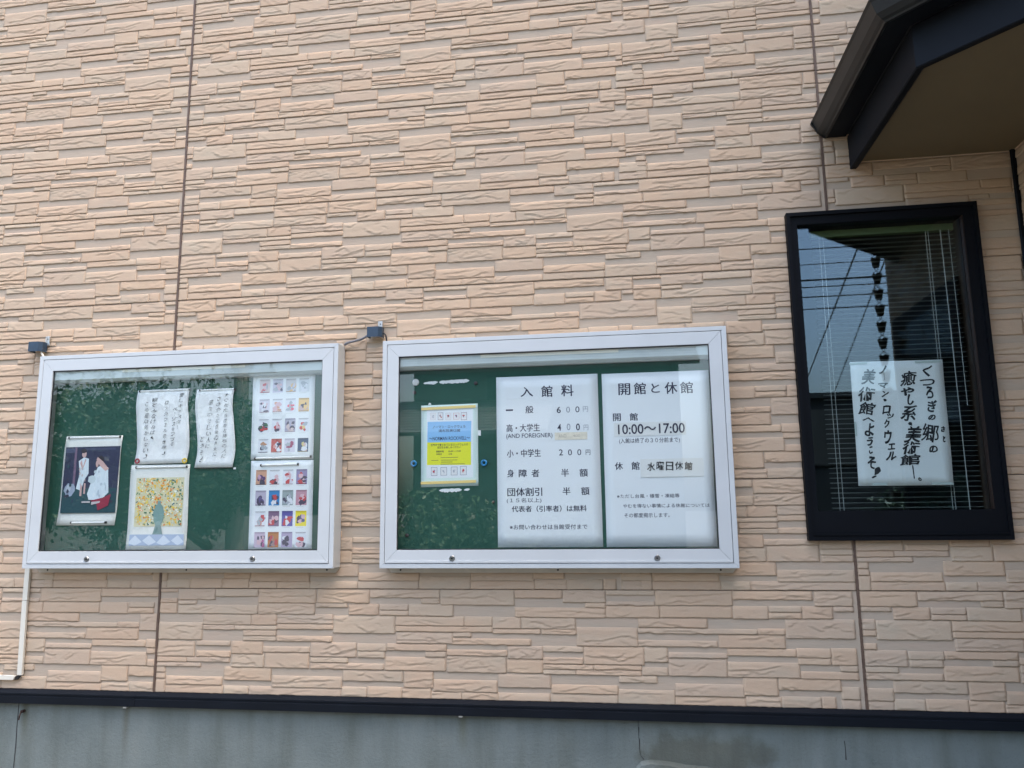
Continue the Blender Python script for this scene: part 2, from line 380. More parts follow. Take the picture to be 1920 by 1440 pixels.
TX={
 'A':[('入',1692,1284,1747,1327),('館',1784,1280,1833,1330),('料',1872,1280,1925,1331),('一',1626,1223,1658,1230),('般',1713,1210,1748,1243),('6',1851,1207,1868,1235),('0',1932,1208,1950,1234),('高・大学生',1628,1130,1775,1164),('(AND FOREIGNER)',1627,1097,1830,1122),('4',1852,1130,1868,1159),('0',1933,1129,1949,1159),('小・中学生',1629,1019,1777,1053),('2',1857,1023,1874,1049),('0',1896,1022,1913,1048),('0',1936,1022,1953,1048),('円',1972,1022,1992,1045),('身',1629,933,1658,966),('障',1680,932,1715,966),('者',1735,932,1769,965),('半',1864,931,1897,965),('額',1943,930,1978,964),('団体割引',1629,851,1780,887),('半',1869,853,1902,886),('額',1948,852,1983,886),('(１５名以上)',1626,821,1777,843),('代表者（引率者）は無料',1647,783,1970,810),('※お問い合わせは当館受付まで',1638,709,1971,730)],
 'Af':[('0',1892,1208,1909,1234),('円',1965,1209,1987,1233),('0',1893,1131,1909,1160),('円',1966,1129,1986,1153)],
 'tapeA':[('t',1840,1090,1981,1122),('k',1857,1099,1892,1117),('l',1919,1101,1952,1112)],
 'B':[('開',2120,1277,2170,1328),('館',2186,1278,2237,1329),('と',2260,1283,2295,1323),('休',2317,1276,2369,1327),('館',2382,1276,2435,1326),('開',2093,1165,2126,1198),('館',2164,1165,2198,1198),('10:00〜17:00',2113,1107,2393,1150),('(入館は終了の３０分前まで)',2116,1065,2371,1090),('休',2094,956,2128,988),('館',2164,955,2198,989),('※ただし台風・積雪・凍結等',2099,836,2359,853),('やむを得ない事情による休館については',2123,795,2480,812),('その都度掲示します。',2127,755,2315,774)],
 'Bh':[('水曜日休館',2232,946,2431,984)],
 'patch':[('p',2202,923,2464,1000),('q',2096,1099,2399,1157)],
 'Y':[('ノーマン・ロックウェル',1295,1154,1446,1167),('湯布院美術館',1322,1137,1421,1150),('〜NORMAN ROCKWELL〜',1280,1101,1464,1117),('世界中で愛されているロックウェルの',1287,1075,1456,1086),('芸術をお楽しみください',1317,1064,1423,1074),('開館時間',1312,1047,1346,1056),('10:00〜17:00',1367,1048,1423,1055),('休館日',1312,1036,1337,1044),('水曜',1367,1036,1384,1043)],
 'Yd':[('d',1332,1022,1411,1027),('d',1290,1011,1322,1015),('d',1334,1011,1408,1015),('d',1334,1003,1386,1006),('d',1332,994,1442,997)],
 'Yp':[('a',1284,1193,1311,1225),('b',1319,1192,1343,1225),('c',1354,1191,1380,1223),('d',1389,1192,1417,1222),('e',1424,1189,1451,1223),('f',1289,945,1317,983),('g',1332,946,1361,982),('h',1379,946,1408,983),('i',1420,946,1449,985)],
 'W':[('く',3378,1321,3416,1366),('つ',3363,1284,3420,1309),('ろ',3383,1230,3409,1278),('ぎ',3383,1172,3420,1220),('の',3382,1140,3409,1160),('郷',3346,1046,3419,1126),('の',3374,1006,3405,1033),('さ',3427,1090,3441,1111),('と',3430,1047,3438,1071),('癒',3285,1283,3352,1347),('や',3287,1244,3336,1277),('し',3308,1205,3330,1248),('系',3274,1138,3342,1201),('・',3303,1119,3315,1132),('美',3279,1048,3351,1115),('術',3271,1000,3340,1052),('館',3256,955,3336,1001),('｜',3299,900,3310,955),('。',3321,892,3332,904),('ノ',3206,1339,3237,1373),('｜',3223,1312,3227,1343),('マ',3199,1279,3237,1300),('ン',3208,1241,3236,1265),('・',3215,1223,3224,1232),('ロ',3205,1169,3239,1204),('ッ',3222,1150,3248,1169),('ク',3209,1112,3229,1146),('ウ',3204,1046,3233,1100),('ェ',3214,1021,3242,1046),('ル',3203,977,3243,1012),('美',3132,1296,3193,1361),('術',3115,1224,3185,1285),('館',3110,1166,3182,1222),('へ',3125,1139,3170,1156),('よ',3129,1079,3167,1131),('う',3136,1040,3158,1073),('こ',3140,1006,3153,1036),('そ',3132,943,3161,994),('!',3142,905,3178,950)],
 'P2':[('愛',71,1335,91,1354),('し',69,1310,89,1329),('キ',67,1285,87,1303),('ャ',70,1259,81,1278),('ス',64,1234,83,1253),('タ',62,1209,82,1228),('｜',69,1184,71,1204),('ペ',42,1271,61,1288),('｜',50,1247,52,1266),('ソ',40,1224,59,1241),('ス',39,1200,58,1217),('を',39,1176,57,1194),('つ',38,1153,56,1170),('づ',37,1129,56,1147),('る',36,1106,55,1123),('ロ',-2,1301,17,1321),('ッ',1,1275,13,1295),('ク',-3,1248,17,1268),('ウ',-3,1222,17,1241),('ェ',1,1195,13,1215),('ル',-3,1169,16,1188),('の',-3,1142,16,1162),('世',-4,1116,16,1136),('界',-4,1090,16,1109),('!',-4,1064,16,1083),('観',-66,1317,-44,1336),('て',-66,1291,-44,1310),('み',-67,1265,-45,1284),('な',-67,1239,-45,1259),('け',-67,1214,-45,1233),('れ',-67,1188,-45,1207),('ば',-67,1162,-45,1181),('、',-63,1137,-50,1156),('こ',-105,1297,-85,1318),('の',-103,1270,-83,1290),('夏',-102,1242,-82,1263),('は',-101,1214,-81,1235),('何',-100,1187,-80,1207),('か',-99,1159,-79,1180),('し',-98,1132,-78,1152),('な',-97,1105,-77,1125),('い',-96,1077,-76,1098),('!',-95,1050,-75,1070)],
 'P3':[('す',298,1329,318,1347),('ぐ',298,1305,318,1323),('れ',298,1281,318,1299),('た',298,1257,318,1275),('感',299,1233,318,1251),('性',299,1209,318,1227),('を',299,1186,318,1203),('お',299,1162,318,1180),('持',299,1138,318,1156),('ち',299,1115,318,1132),('の',299,1091,318,1109),('人',299,1068,318,1085),('に',299,1045,319,1062),('さ',263,1312,280,1332),('さ',262,1286,279,1305),('や',261,1260,279,1279),('か',261,1233,278,1253),('な',260,1207,277,1227),('感',259,1181,276,1201),('性',258,1155,276,1175),('の',258,1129,275,1149),('貴',257,1104,274,1123),('女',256,1078,273,1097),('に',256,1052,273,1071),('感',223,1295,241,1317),('性',222,1265,240,1287),('の',221,1236,239,1258),('ほ',220,1207,238,1229),('し',219,1178,238,1199),('い',218,1148,237,1170),('人',217,1119,236,1141),('に',217,1090,235,1112),('ど',190,1122,207,1145),('う',189,1091,207,1114),('ぞ',189,1060,207,1083),('!',189,1029,206,1052)],
}

# ---------------------------------------------------------------- the ground in front
def slabf(name, x0, x1, y0, y1, z0, z1, m, **k):
    return tag(MB().box(x0, x1, y0, y1, z0, z1).build(name, m), **k)
GZ = -.75
tag(MB().add([(-300, -300, GZ), (300, -300, GZ), (300, 300, GZ), (-300, 300, GZ)], [(0, 1, 2, 3)]).build('ground', M['asphalt']), kind='structure')

# ---------------------------------------------------------------- house
house = empty('museum_house', (0, 0, GZ))
tag(house, 'beige stone-clad house wall with navy flashing, dark window and porch roof', 'house')
def hp(name, mb, m, parent=None, **k):
    """a part of the house, given in world coordinates"""
    o = mb.build(name, m, None, **k)
    o.parent = parent or house
    if parent is None: o.location = o.location-house.location if False else Vector((0, 0, -GZ))
    return o
XC = 3.8168                                     # inner corner with the projecting wing
PH = .455                                       # one siding board
WIN = (2.867, 3.638, .655, 2.053)               # window outer edge
WO = (2.912, 3.583, .752, 2.0)                  # its opening
XL, XR, TOP = -4.6, 9.0, PH*12
SEAMS = [-3.03, 0.0, 3.0476, XC]
# structural wall behind the siding, with the window hole
mb = MB()
hx0, hx1, hz0, hz1 = WO[0]-.03, WO[1]+.03, WO[2]-.03, WO[3]+.03
for x0, x1, z0, z1 in ((XL, hx0, -.05, TOP), (hx1, XR, -.05, TOP), (hx0, hx1, -.05, hz0), (hx0, hx1, hz1, TOP)):
    mb.box(x0, x1, .021, .16, z0, z1)
hp('wall_core', mb, M['gap'])
hp('wing_wall', MB().box(XC+.021, XR, -1.68, .015, GZ, TOP), M['plaster'])
hp('upper_storey', MB().box(XL, XR, .165, 6.5, 2.6, TOP), M['plaster'])
hp('main_roof', MB().prism([(XL-.6, TOP+.004), (XR+.6, TOP+.004), (XR+.6, TOP+.16), (XL-.6, TOP+.16)], -.40, 7.2), M['roofdeck'])  # unseen; height and overhang shaped to keep sun off the front
hp('room', MB().box(WO[0]-.9, WO[0]-.86, .17, 2.2, .2, 2.5).box(WO[1]+.86, WO[1]+.9, .17, 2.2, .2, 2.5).box(WO[0]-.86, WO[1]+.86, 2.16, 2.2, .2, 2.5).box(WO[0]-.86, WO[1]+.86, .17, 2.155, .16, .2).box(WO[0]-.86, WO[1]+.86, .17, 2.155, 2.5, 2.54), M['room'])
hp('foundation', MB().box(XL, XC+.0, .014, .16, GZ, -.06).box(XC, XC+.02, -1.68, .01, GZ, -.06), M['concrete'])
# form joints and a crack: thin recessed lines built as narrow dark filler pieces
def ribbon(pts, w, y, name, m, jit=0, parent=None):
    rnd = random.Random(7)
    vs = []; fs = []
    for i, (x, z) in enumerate(pts):
        ww = w*(1+jit*(rnd.random()-.5)*2)
        vs += [(x-ww/2, y, z), (x+ww/2, y, z), (x+ww/2, y+.004, z), (x-ww/2, y+.004, z)]
    for i in range(len(pts)-1):
        for k in range(4):
            k2 = (k+1) % 4
            fs.append((i*4+k, i*4+k2, (i+1)*4+k2, (i+1)*4+k))
    return hp(name, MB().add(vs, fs), m)
ribbon([(-.680, -.06), (-.681, -.16), (-.678, -.25), (-.680, -.36), (-.682, -.6)], .0028, .0122, 'form_joint', M['gap'], .5)
ribbon([(2.155, -.062), (2.1535, -.09), (2.156, -.093), (2.1545, -.13), (2.157, -.14), (2.1555, -.17), (2.160, -.20), (2.172, -.215)], .0032, .0122, 'crack', M['gap'], .8)
ribbon([(2.955, -.12), (2.957, -.15), (2.956, -.19)], .003, .0122, 'crack', M['gap'], .6)
# mortar skim at the foot of the wall by the porch
mb = MB()
rnd = random.Random(3)
top = [(2.10, -.29), (2.13, -.255), (2.16, -.222), (2.20, -.214), (2.27, -.218), (2.34, -.228), (2.42, -.232), (2.5, -.246), (2.6, -.25)]
vs = []
for x, z in top: vs += [(x, .012, z), (x, -.006, z-.012), (x, -.012, -.40)]
mb.add(vs, [(i*3+k, i*3+k+1, i*3+k+4, i*3+k+3) for i in range(len(top)-1) for k in (0, 1)])
hp('mortar_patch', mb, M['concrete'])
# porch floor with two steps
hp('porch_floor', MB().box(2.24, XR, -2.0, .010, -.42, -.246).box(2.24, XR, -2.3, -2.003, -.60, -.42), M['slab'])

# siding boards (each one a course of the wall) and their stones
HOLE = (WIN[0]+.012, WIN[1]-.012, WIN[2]+.012, WIN[3]-.012)
def subtract(r, h):
    x0, z0, x1, z1 = r
    hx0, hx1, hz0, hz1 = h
    if x1 <= hx0 or x0 >= hx1 or z1 <= hz0 or z0 >= hz1: return [r]
    out = []
    if x0 < hx0: out.append((x0, z0, hx0, z1))
    if x1 > hx1: out.append((hx1, z0, x1, z1))
    a, b = max(x0, hx0), min(x1, hx1)
    if z0 < hz0: out.append((a, z0, b, hz0))
    if z1 > hz1: out.append((a, hz1, b, z1))
    return out
SH = {0: [2.85, .6, 0, 2.1, 0, 2.1, 2.28, 0], 1: [0, .85, 0, .80, 0, .80, .80, 0], 2: [.78, 0, .8, 0, .8, 0, .8, 0]}
PAT = [[max(.001, r[0]/1000-.0009), r[1]/1000, min(3.029, r[2]/1000+.0009), min(.4538, r[3]/1000+.0018)] for r in PATTERN]
PL = 3.03
BOARD1 = (-.60, .80, .60, 1.50); BOARD2 = (1.12, 2.50, .60, 1.50)
pieces = []          # (pattern index, x0, z0, x1, z1, full)
panels = {}
for col in range(3):
    xa, xb = SEAMS[col]+.005, SEAMS[col+1]-.005
    if col == 2: xb = XC+.004
    for row in range(12):
        z0 = row*PH
        rects = subtract((xa, z0+.0012, xb, z0+PH-.0012), HOLE)
        mb = MB()
        for r in rects: mb.box(r[0], r[2], .006, .020, r[1], r[3])
        panels[(col, row)] = hp('siding_board', mb, M['ground'])
        if row > 7: continue
        sh = SH[col][row]
        base = SEAMS[col] if col else SEAMS[1]-PL
        for k in (-1, 0, 1):
            for i, (px0, pz0, px1, pz1) in enumerate(PAT):
                if sh % PL > .01:            # stagger the stones where the moulded pattern starts again
                    J = (.055, -.040, .070, -.030)[min(3, int((pz0+pz1)/2/.115))]
                    if px0 < .012 and px1-J > .03: px0 = J+.0008
                    if px1 > 3.0: px1 = PL+J-.0008
                fx0, fx1 = px0-sh+k*PL+base, px1-sh+k*PL+base
                if fx1 < xa+.02 or fx0 > xb-.02 or fx1 < -1.25: continue
                x0, x1 = max(fx0, xa), min(fx1, xb)
                if x1-x0 < .012: continue
                for r in subtract((x0, z0+pz0, x1, z0+pz1), HOLE):
                    if r[2]-r[0] < .012 or r[3]-r[1] < .008: continue
                    full = px0 == PAT[i][0] and px1 == PAT[i][2] and abs((r[2]-r[0])-(px1-px0)) < 1e-4 and abs((r[3]-r[1])-(pz1-pz0)) < 1e-4
                    hid = False
                    for b in (BOARD1, BOARD2):
                        if r[0] > b[0] and r[2] < b[1] and r[1] > b[2] and r[3] < b[3]: hid = True
                    if hid: continue
                    pieces.append((i, *r, full, (col, row)))
def vnoise(rs, X, Z, s):
    """cheap smooth value noise on arrays"""
    a = X/s+rs*17.3; b = Z/s*1.6+rs*9.1
    ia, ib = np.floor(a), np.floor(b); fa, fb = a-ia, b-ib
    fa = fa*fa*(3-2*fa); fb = fb*fb*(3-2*fb)
    def h(i, j): 
        t = np.sin(i*127.1+j*311.7+rs*74.7)*43758.5453
        return t-np.floor(t)
    return (h(ia, ib)*(1-fa)+h(ia+1, ib)*fa)*(1-fb)+(h(ia, ib+1)*(1-fa)+h(ia+1, ib+1)*fa)*fb
def stone_geo(seed, w, h, idx):
    """relief of one moulded stone, centred on its rectangle; y is towards the viewer when negative"""
    rnd = random.Random(seed)
    nx = max(4, int(round(w/.0085))); nz = max(5, int(round(h/.0040)))
    u = np.linspace(0, 1, nx+1); v = np.linspace(0, 1, nz+1)
    X, Z = np.meshgrid(u*w, v*h)
    # thickness: feathered at the top, proud at the bottom lip
    D = .0032+.0016*(1-Z/h)
    D = D+.0012*(vnoise(seed % 97+.3, X, Z, .06)-.5)+.0008*(vnoise(seed % 89+.7, X, Z, .020)-.5)
    rough = rnd.random() < .16
    if rough: D = D+.0022*(vnoise(seed % 83+.1, X, Z, .012)-.5)
    nc = int(w*h/.0030*rnd.uniform(.4, 1.5)+.5) if w > .05 else 0
    nc = min(nc, 5)
    for c in range(nc):
        kind = rnd.random()*1.15
        L = rnd.uniform(.25, .8)*min(w, .16) if kind < .7 else rnd.uniform(.5, 1.0)*w
        xa = rnd.uniform(-.02, max(.0, w-L)+.02); 
        n = max(3, int(L/.010))
        zc = [rnd.uniform(.12, .8)*h]
        sl = rnd.choice((-1, 1))*rnd.uniform(0, .9) if kind < .7 else rnd.uniform(-.12, .12)
        for k in range(n):
            if rnd.random() < .22: sl = rnd.uniform(-1.1, 1.1) if kind < .7 else rnd.uniform(-.35, .35)
            zc.append(zc[-1]+sl*L/n+rnd.uniform(-.0012, .0012))
        xs = np.linspace(xa, xa+L, n+1)
        zl = np.interp(X, xs, zc)
        win = np.clip((X-xa)/(.012), 0, 1)*np.clip((xa+L-X)/(.012), 0, 1)
        dz = Z-zl
        A = rnd.uniform(.0012, .0028)
        up = np.where((dz >= 0) & (dz < .014), A*(1-dz/.014)**2, 0)
        dn = np.where((dz < 0) & (dz > -.012), -A*1.1*(1+dz/.012), 0)
        D = D+(up+dn)*win
    D = np.clip(D, .0014, .0140)
    # ragged outline
    bj = .0020*(vnoise(seed % 71+.9, X, Z*0, .016)-.5)+.0014*(vnoise(seed % 67+.2, X, Z*0, .006)-.5)
    Zs = Z+bj*(1-v[:, None])*1.0
    sj = .0022*(vnoise(seed % 61+.4, Z, Z*0+3, .02)-.5)
    Xs = X+sj*((1-u)[None, :]*1.0-(u)[None, :]*1.0)
    D *= np.clip(.12+(h-Z)/(.012 if h > .03 else .006), 0, 1)
    D[:, 0] *= .62; D[:, -1] *= .72
    V = np.stack([Xs-w/2, -D, Zs-h/2], -1).reshape(-1, 3)
    n1 = nx+1
    i, j = np.meshgrid(np.arange(nx), np.arange(nz))
    q = (j*n1+i).ravel()
    F = np.stack([q, q+1, q+n1+1, q+n1], 1)
    # skirt back to the board
    rim = np.concatenate([np.arange(0, nx), np.arange(nx, (nz)*n1+nx, n1), (nz*n1+np.arange(nx, 0, -1)), np.arange(nz*n1, 0, -n1)])
    R = V[rim].copy(); R[:, 1] = .0005
    R[:, 0] *= 1.0; 
    nV = len(V); m = len(rim); k = np.arange(m); k2 = (k+1) % m
    F2 = np.stack([rim[k], nV+k, nV+k2, rim[k2]], 1)
    return np.concatenate([V, R]), np.concatenate([F, F2]), nx*nz
TINTS = [(1, 1, 1), (.97, .98, 1.0), (1.03, 1.0, .97), (1.0, .97, .95), (1.04, 1.02, 1.0), (.95, .97, .98), (1.0, 1.03, 1.04)]
def make_mesh(name, V, F, tints, mats, smooth_n=None):
    me = bpy.data.meshes.new(name)
    me.vertices.add(len(V)); me.vertices.foreach_set('co', V.astype(np.float32).ravel())
    me.loops.add(F.size); me.loops.foreach_set('vertex_index', F.astype(np.int32).ravel())
    me.polygons.add(len(F))
    me.polygons.foreach_set('loop_start', np.arange(0, F.size, 4, dtype=np.int32))
    me.polygons.foreach_set('loop_total', np.full(len(F), 4, dtype=np.int32))
    for m in mats: me.materials.append(m)
    me.update(calc_edges=True)
    ca = me.color_attributes.new('tint', 'FLOAT_COLOR', 'POINT')
    ca.data.foreach_set('color', tints.astype(np.float32).ravel())
    return me
geo_cache = {}; me_cache = {}
def geo(i, w, h, full):
    key = (i, 0 if full else round(w, 4), 0 if full else round(h, 4))
    if key not in geo_cache: geo_cache[key] = (key, stone_geo(i*31+7, w, h, i))
    return geo_cache[key]
Rm = np.array(cam.matrix_world.to_3x3())
def prominence(x, z, a):
    c = Rm.T@(np.array([x, 0, z])-CAM)
    px = 512+c[0]/-c[2]*771.8; py = 384-c[1]/-c[2]*771.8
    if not (-10 < px < 1034 and -10 < py < 778): return 0
    return a/(c[2]**2)
order = sorted(range(len(pieces)), key=lambda k: -prominence((pieces[k][1]+pieces[k][3])/2, (pieces[k][2]+pieces[k][4])/2, (pieces[k][3]-pieces[k][1])*(pieces[k][4]-pieces[k][2])))
big = set(order[:296])
sv = []; sf = []; st = []; off = 0
for k, (i, x0, z0, x1, z1, full, cr) in enumerate(pieces):
    w, h = x1-x0, z1-z0
    key, (V, F, nf) = geo(i, w, h, full)
    tint = TINTS[(i*5+3) % 7]
    cx, cz = (x0+x1)/2, (z0+z1)/2
    if k in big:
        if key not in me_cache:
            T = np.tile(np.array([*tint, 1.0]), (len(V), 1))
            me_cache[key] = make_mesh('stone', V, F, T, [M['stone']])
        o = bpy.data.objects.new('stone', me_cache[key])
        o.location = (cx, .006, cz)
        o.parent = panels[cr]
        C.objects.link(o)
    else:
        sv.append(V+np.array([cx, .006, cz])); sf.append(F+off); off += len(V)
        st.append(np.tile(np.array([*tint, 1.0]), (len(V), 1)))
so = bpy.data.objects.new('small_stones', make_mesh('small_stones', np.concatenate(sv), np.concatenate(sf), np.concatenate(st), [M['stone']]))
so.location = (0, 0, -GZ)
so['kind'] = 'stuff'
link(so, house)
# the projecting wing: same siding, facing left
sv = []; sf = []; st = []; off = 0
for row in range(7):
    z0 = row*PH
    hp('siding_board', MB().box(XC+.006, XC+.020, -1.68, .004, z0+.0012, z0+PH-.0012), M['ground'])
    for i, (px0, pz0, px1, pz1) in enumerate(PAT):
        sh = (.4, 1.2)[row % 2]
        a = px0-sh; b = px1-sh
        if b < .02 or a > 1.66: continue
        a = max(a, .006); b = min(b, 1.675)
        if b-a < .02: continue
        key, (V, F, nf) = geo(i, b-a, pz1-pz0, False)
        P = np.stack([XC+.006+V[:, 1], -((a+b)/2+V[:, 0]), z0+(pz0+pz1)/2+V[:, 2]], 1)
        # x of the stone runs towards the viewer, so the order of the faces flips back by itself
        sv.append(P); sf.append(F[:, ::-1]+off); off += len(V); st.append(np.tile(np.array([*TINTS[(i*5+3) % 7], 1.0]), (len(V), 1)))
so = bpy.data.objects.new('wing_stones', make_mesh('wing_stones', np.concatenate(sv), np.concatenate(sf), np.concatenate(st), [M['stone']]))
so.location = (0, 0, -GZ); so['kind'] = 'stuff'; link(so, house)

dr = hp('added_dark_door', MB().box(XC-.018, XC-.004, -1.58, -.62, -.24, 1.92), M['frame_black'])  # dark door added to cut light bounced off the wing wall
hp('pane', MB().box(XC-.0215, XC-.0185, -1.48, -.72, -.10, 1.84), M['wglass'], dr).location = (0, 0, 0)
hp('handle', MB().box(XC-.05, XC-.035, -1.55, -1.53, .7, 1.1), M['steel'], dr).location = (0, 0, 0)
# sealant in the upright joints, slightly uneven
def joint(x, za=0, zb=None):
    zb = zb or TOP
    rnd = random.Random(int(x*100)+5)
    n = 90; vs = []
    for k in range(n+1):
        z = za+(zb-za)*k/n
        a = .0048+rnd.uniform(-.0009, .0009); b = .0048+rnd.uniform(-.0009, .0009)
        vs += [(x-a, .001, z), (x+b, .001, z), (x+b, .0195, z), (x-a, .0195, z)]
    fs = [(i*4+k, i*4+(k+1) % 4, i*4+4+(k+1) % 4, i*4+4+k) for i in range(n) for k in range(4)]
    hp('sealant_joint', MB().add(vs, fs), M['sealant'])
joint(-3.03); joint(0); joint(3.0476, 0, WIN[2]+.004); joint(3.0476, WIN[3]-.004, TOP)
hp('corner_trim', MB().prism([(XC-.004, .006), (XC-.016, -.006), (XC-.010, -.014), (XC+.005, -.012), (XC+.005, .006)], 0, TOP, axis='z'), M['navy'])

# flashing under the siding
prof = [(.0055, .001), (-.002, .001), (-.020, -.012), (-.0205, -.018), (-.017, -.020), (-.0175, -.026), (-.022, -.028), (-.023, -.058), (.0135, -.058), (.0135, -.001)]
hp('base_flashing', MB().prism(prof, XL, XC+.0, axis='x'), M['navy'])
for x in (-.125, 2.36):
    hp('flashing_overlap', MB().prism([(y-.0016, z) for y, z in prof[1:-1]], x, x+.05, axis='x'), M['navy'])
for x, z in ((1.418, -.060), (-.122, -.062)):
    hp('flashing_clip', MB().box(x-.008, x+.008, -.022, -.004, z-.004, z+.0015), M['zinc'])
# rusty bolt left in the concrete
bolt = MB().tube([(-.650, .016, -.098), (-.650, -.004, -.098)], .007, 7).tube([(-.650, -.006, -.098), (-.651, -.012, -.115), (-.655, -.010, -.132)], .0035, 6).build('rusty_bolt', M['rust'])
tag(bolt, 'rusty bent bolt sticking out of the concrete base at far left', 'bolt')

# ---------------------------------------------------------------- window of the house
fr = MB()
x0, x1, z0, z1 = WIN; a0, a1, b0, b1 = WO
def ringbox(mb, o, i, y0, y1, mi=0):
    ox0, ox1, oz0, oz1 = o; ix0, ix1, iz0, iz1 = i
    def q(a, b, c, d):   # mitred member: 4 front corners
        vs = [(p[0], y0, p[1]) for p in (a, b, c, d)]+[(p[0], y1, p[1]) for p in (a, b, c, d)]
        mb.add(vs, [(0, 1, 2, 3), (7, 6, 5, 4), (0, 4, 5, 1), (1, 5, 6, 2), (2, 6, 7, 3), (3, 7, 4, 0)], mi)
    q((ox0, oz1), (ox1, oz1), (ix1, iz1), (ix0, iz1))
    q((ox1, oz0), (ox0, oz0), (ix0, iz0), (ix1, iz0))
    q((ox0, oz0), (ox0, oz1), (ix0, iz1), (ix0, iz0))
    q((ox1, oz1), (ox1, oz0), (ix1, iz0), (ix1, iz1))
    return mb
ringbox(fr, (x0, x1, z0, z1), (x0+.016, x1-.016, z0+.018, z1-.016), -.034, .03)
ringbox(fr, (x0+.0162, x1-.0162, z0+.0182, z1-.0162), (a0, a1, b0+.022, b1), -.024, .03)
ringbox(fr, (a0-.012, a1+.012, b0-.004, b1+.012), (a0-.0002, a1+.0002, b0+.0215, b1+.0002), .0305, .16)
win = hp('window', fr, M['frame_black'])
hp('pane', MB().box(a0+.0005, a1-.0005, .004, .009, b0+.0225, b1-.0005), M['wglass'], win).location = (0, 0, 0)
jb = MB().box(a1-.004, a1-.0006, -.020, .003, b0+.023, b1-.001).box(a1-.004, a1-.0006, .010, .20, b0+.023, b1-.001)
hp('jamb_lining', jb, M['jamb'], win).location = (0, 0, 0)
# awning latch and sill line
hp('sill_drip', MB().box(x0+.02, x1-.02, -.040, -.0345, z0+.022, z0+.028), M['frame_black'], win).location = (0, 0, 0)

# ---------------------------------------------------------------- porch roof
path = [(3.0, .004), (3.0, -.86), (5.34, -3.20), (XR+.3, -3.20)]  # unseen outer run lengthened to darken the wall on the right
def sweep(prof, path, closed=True):
    """prof = [(inset from the outer edge, z)], swept along the plan path with mitred corners"""
    n = len(path); rings = []
    def nrm(a, b):
        d = (b[0]-a[0], b[1]-a[1]); l = math.hypot(*d); return (-d[1]/l, d[0]/l)
    ns = [nrm(path[i], path[i+1]) for i in range(n-1)]
    for i, p in enumerate(path):
        if i == 0: m = ns[0]
        elif i == n-1: m = ns[-1]
        else:
            a, b = ns[i-1], ns[i]; m = (a[0]+b[0], a[1]+b[1]); l = m[0]*a[0]+m[1]*a[1]; m = (m[0]/l, m[1]/l)
        rings.append([(p[0]+m[0]*d, p[1]+m[1]*d, z) for d, z in prof])
    vs = [q for r in rings for q in r]; k = len(prof); fs = []
    for i in range(n-1):
        for j in range(k):
            j2 = (j+1) % k
            fs.append((i*k+j, i*k+j2, (i+1)*k+j2, (i+1)*k+j))
    fs.append(tuple(range(k-1, -1, -1))); fs.append(tuple((n-1)*k+j for j in range(k)))
    return MB().add(vs, fs)
deck = MB().prism([(3.06, .0), (3.06, -.84), (5.365, -3.145), (XR+.3, -3.145), (XR+.3, .0)], 2.412, 2.50, axis='z')
proof = hp('porch_roof', deck, M['roofdeck'])
def pr(name, mb, m, **k):
    o = hp(name, mb, m, proof, **k); o.location = (0, 0, 0); return o
pr('gutter', sweep([(.020, 2.478), (.012, 2.482), (.006, 2.474), (.014, 2.466), (.020, 2.452), (.030, 2.428), (.046, 2.412), (.056, 2.406), (.060, 2.4005), (.070, 2.4005), (.070, 2.411), (.059, 2.414), (.034, 2.440)], path), M['gutter'])
pr('gutter_end_cap', MB().prism([(3.010, 2.486), (3.004, 2.470), (3.016, 2.452), (3.030, 2.426), (3.060, 2.399), (3.062, 2.47)], -.012, -.0003), M['gutter'])
pr('eave_board', sweep([(.072, 2.402), (.150, 2.402), (.150, 2.4115), (.072, 2.4115)], path), M['navy'])
pr('fascia_beam', sweep([(.157, 2.400), (.157, 2.252), (.161, 2.248), (.181, 2.248), (.190, 2.256), (.190, 2.400)], path), M['navy'])
pr('soffit', MB().prism([(3.191, -.0002), (3.191, -.785), (5.42, -3.012), (XR+.3, -3.012), (XR+.3, -.0002)], 2.280, 2.30, axis='z'), M['soffit'])
pr('ridge_cap', MB().prism([(3.1, -.0005), (3.1, -.6), (4.2, -1.6), (XR+.3, -1.6), (XR+.3, -.0005)], 2.501, 2.56, axis='z'), M['roofdeck'])

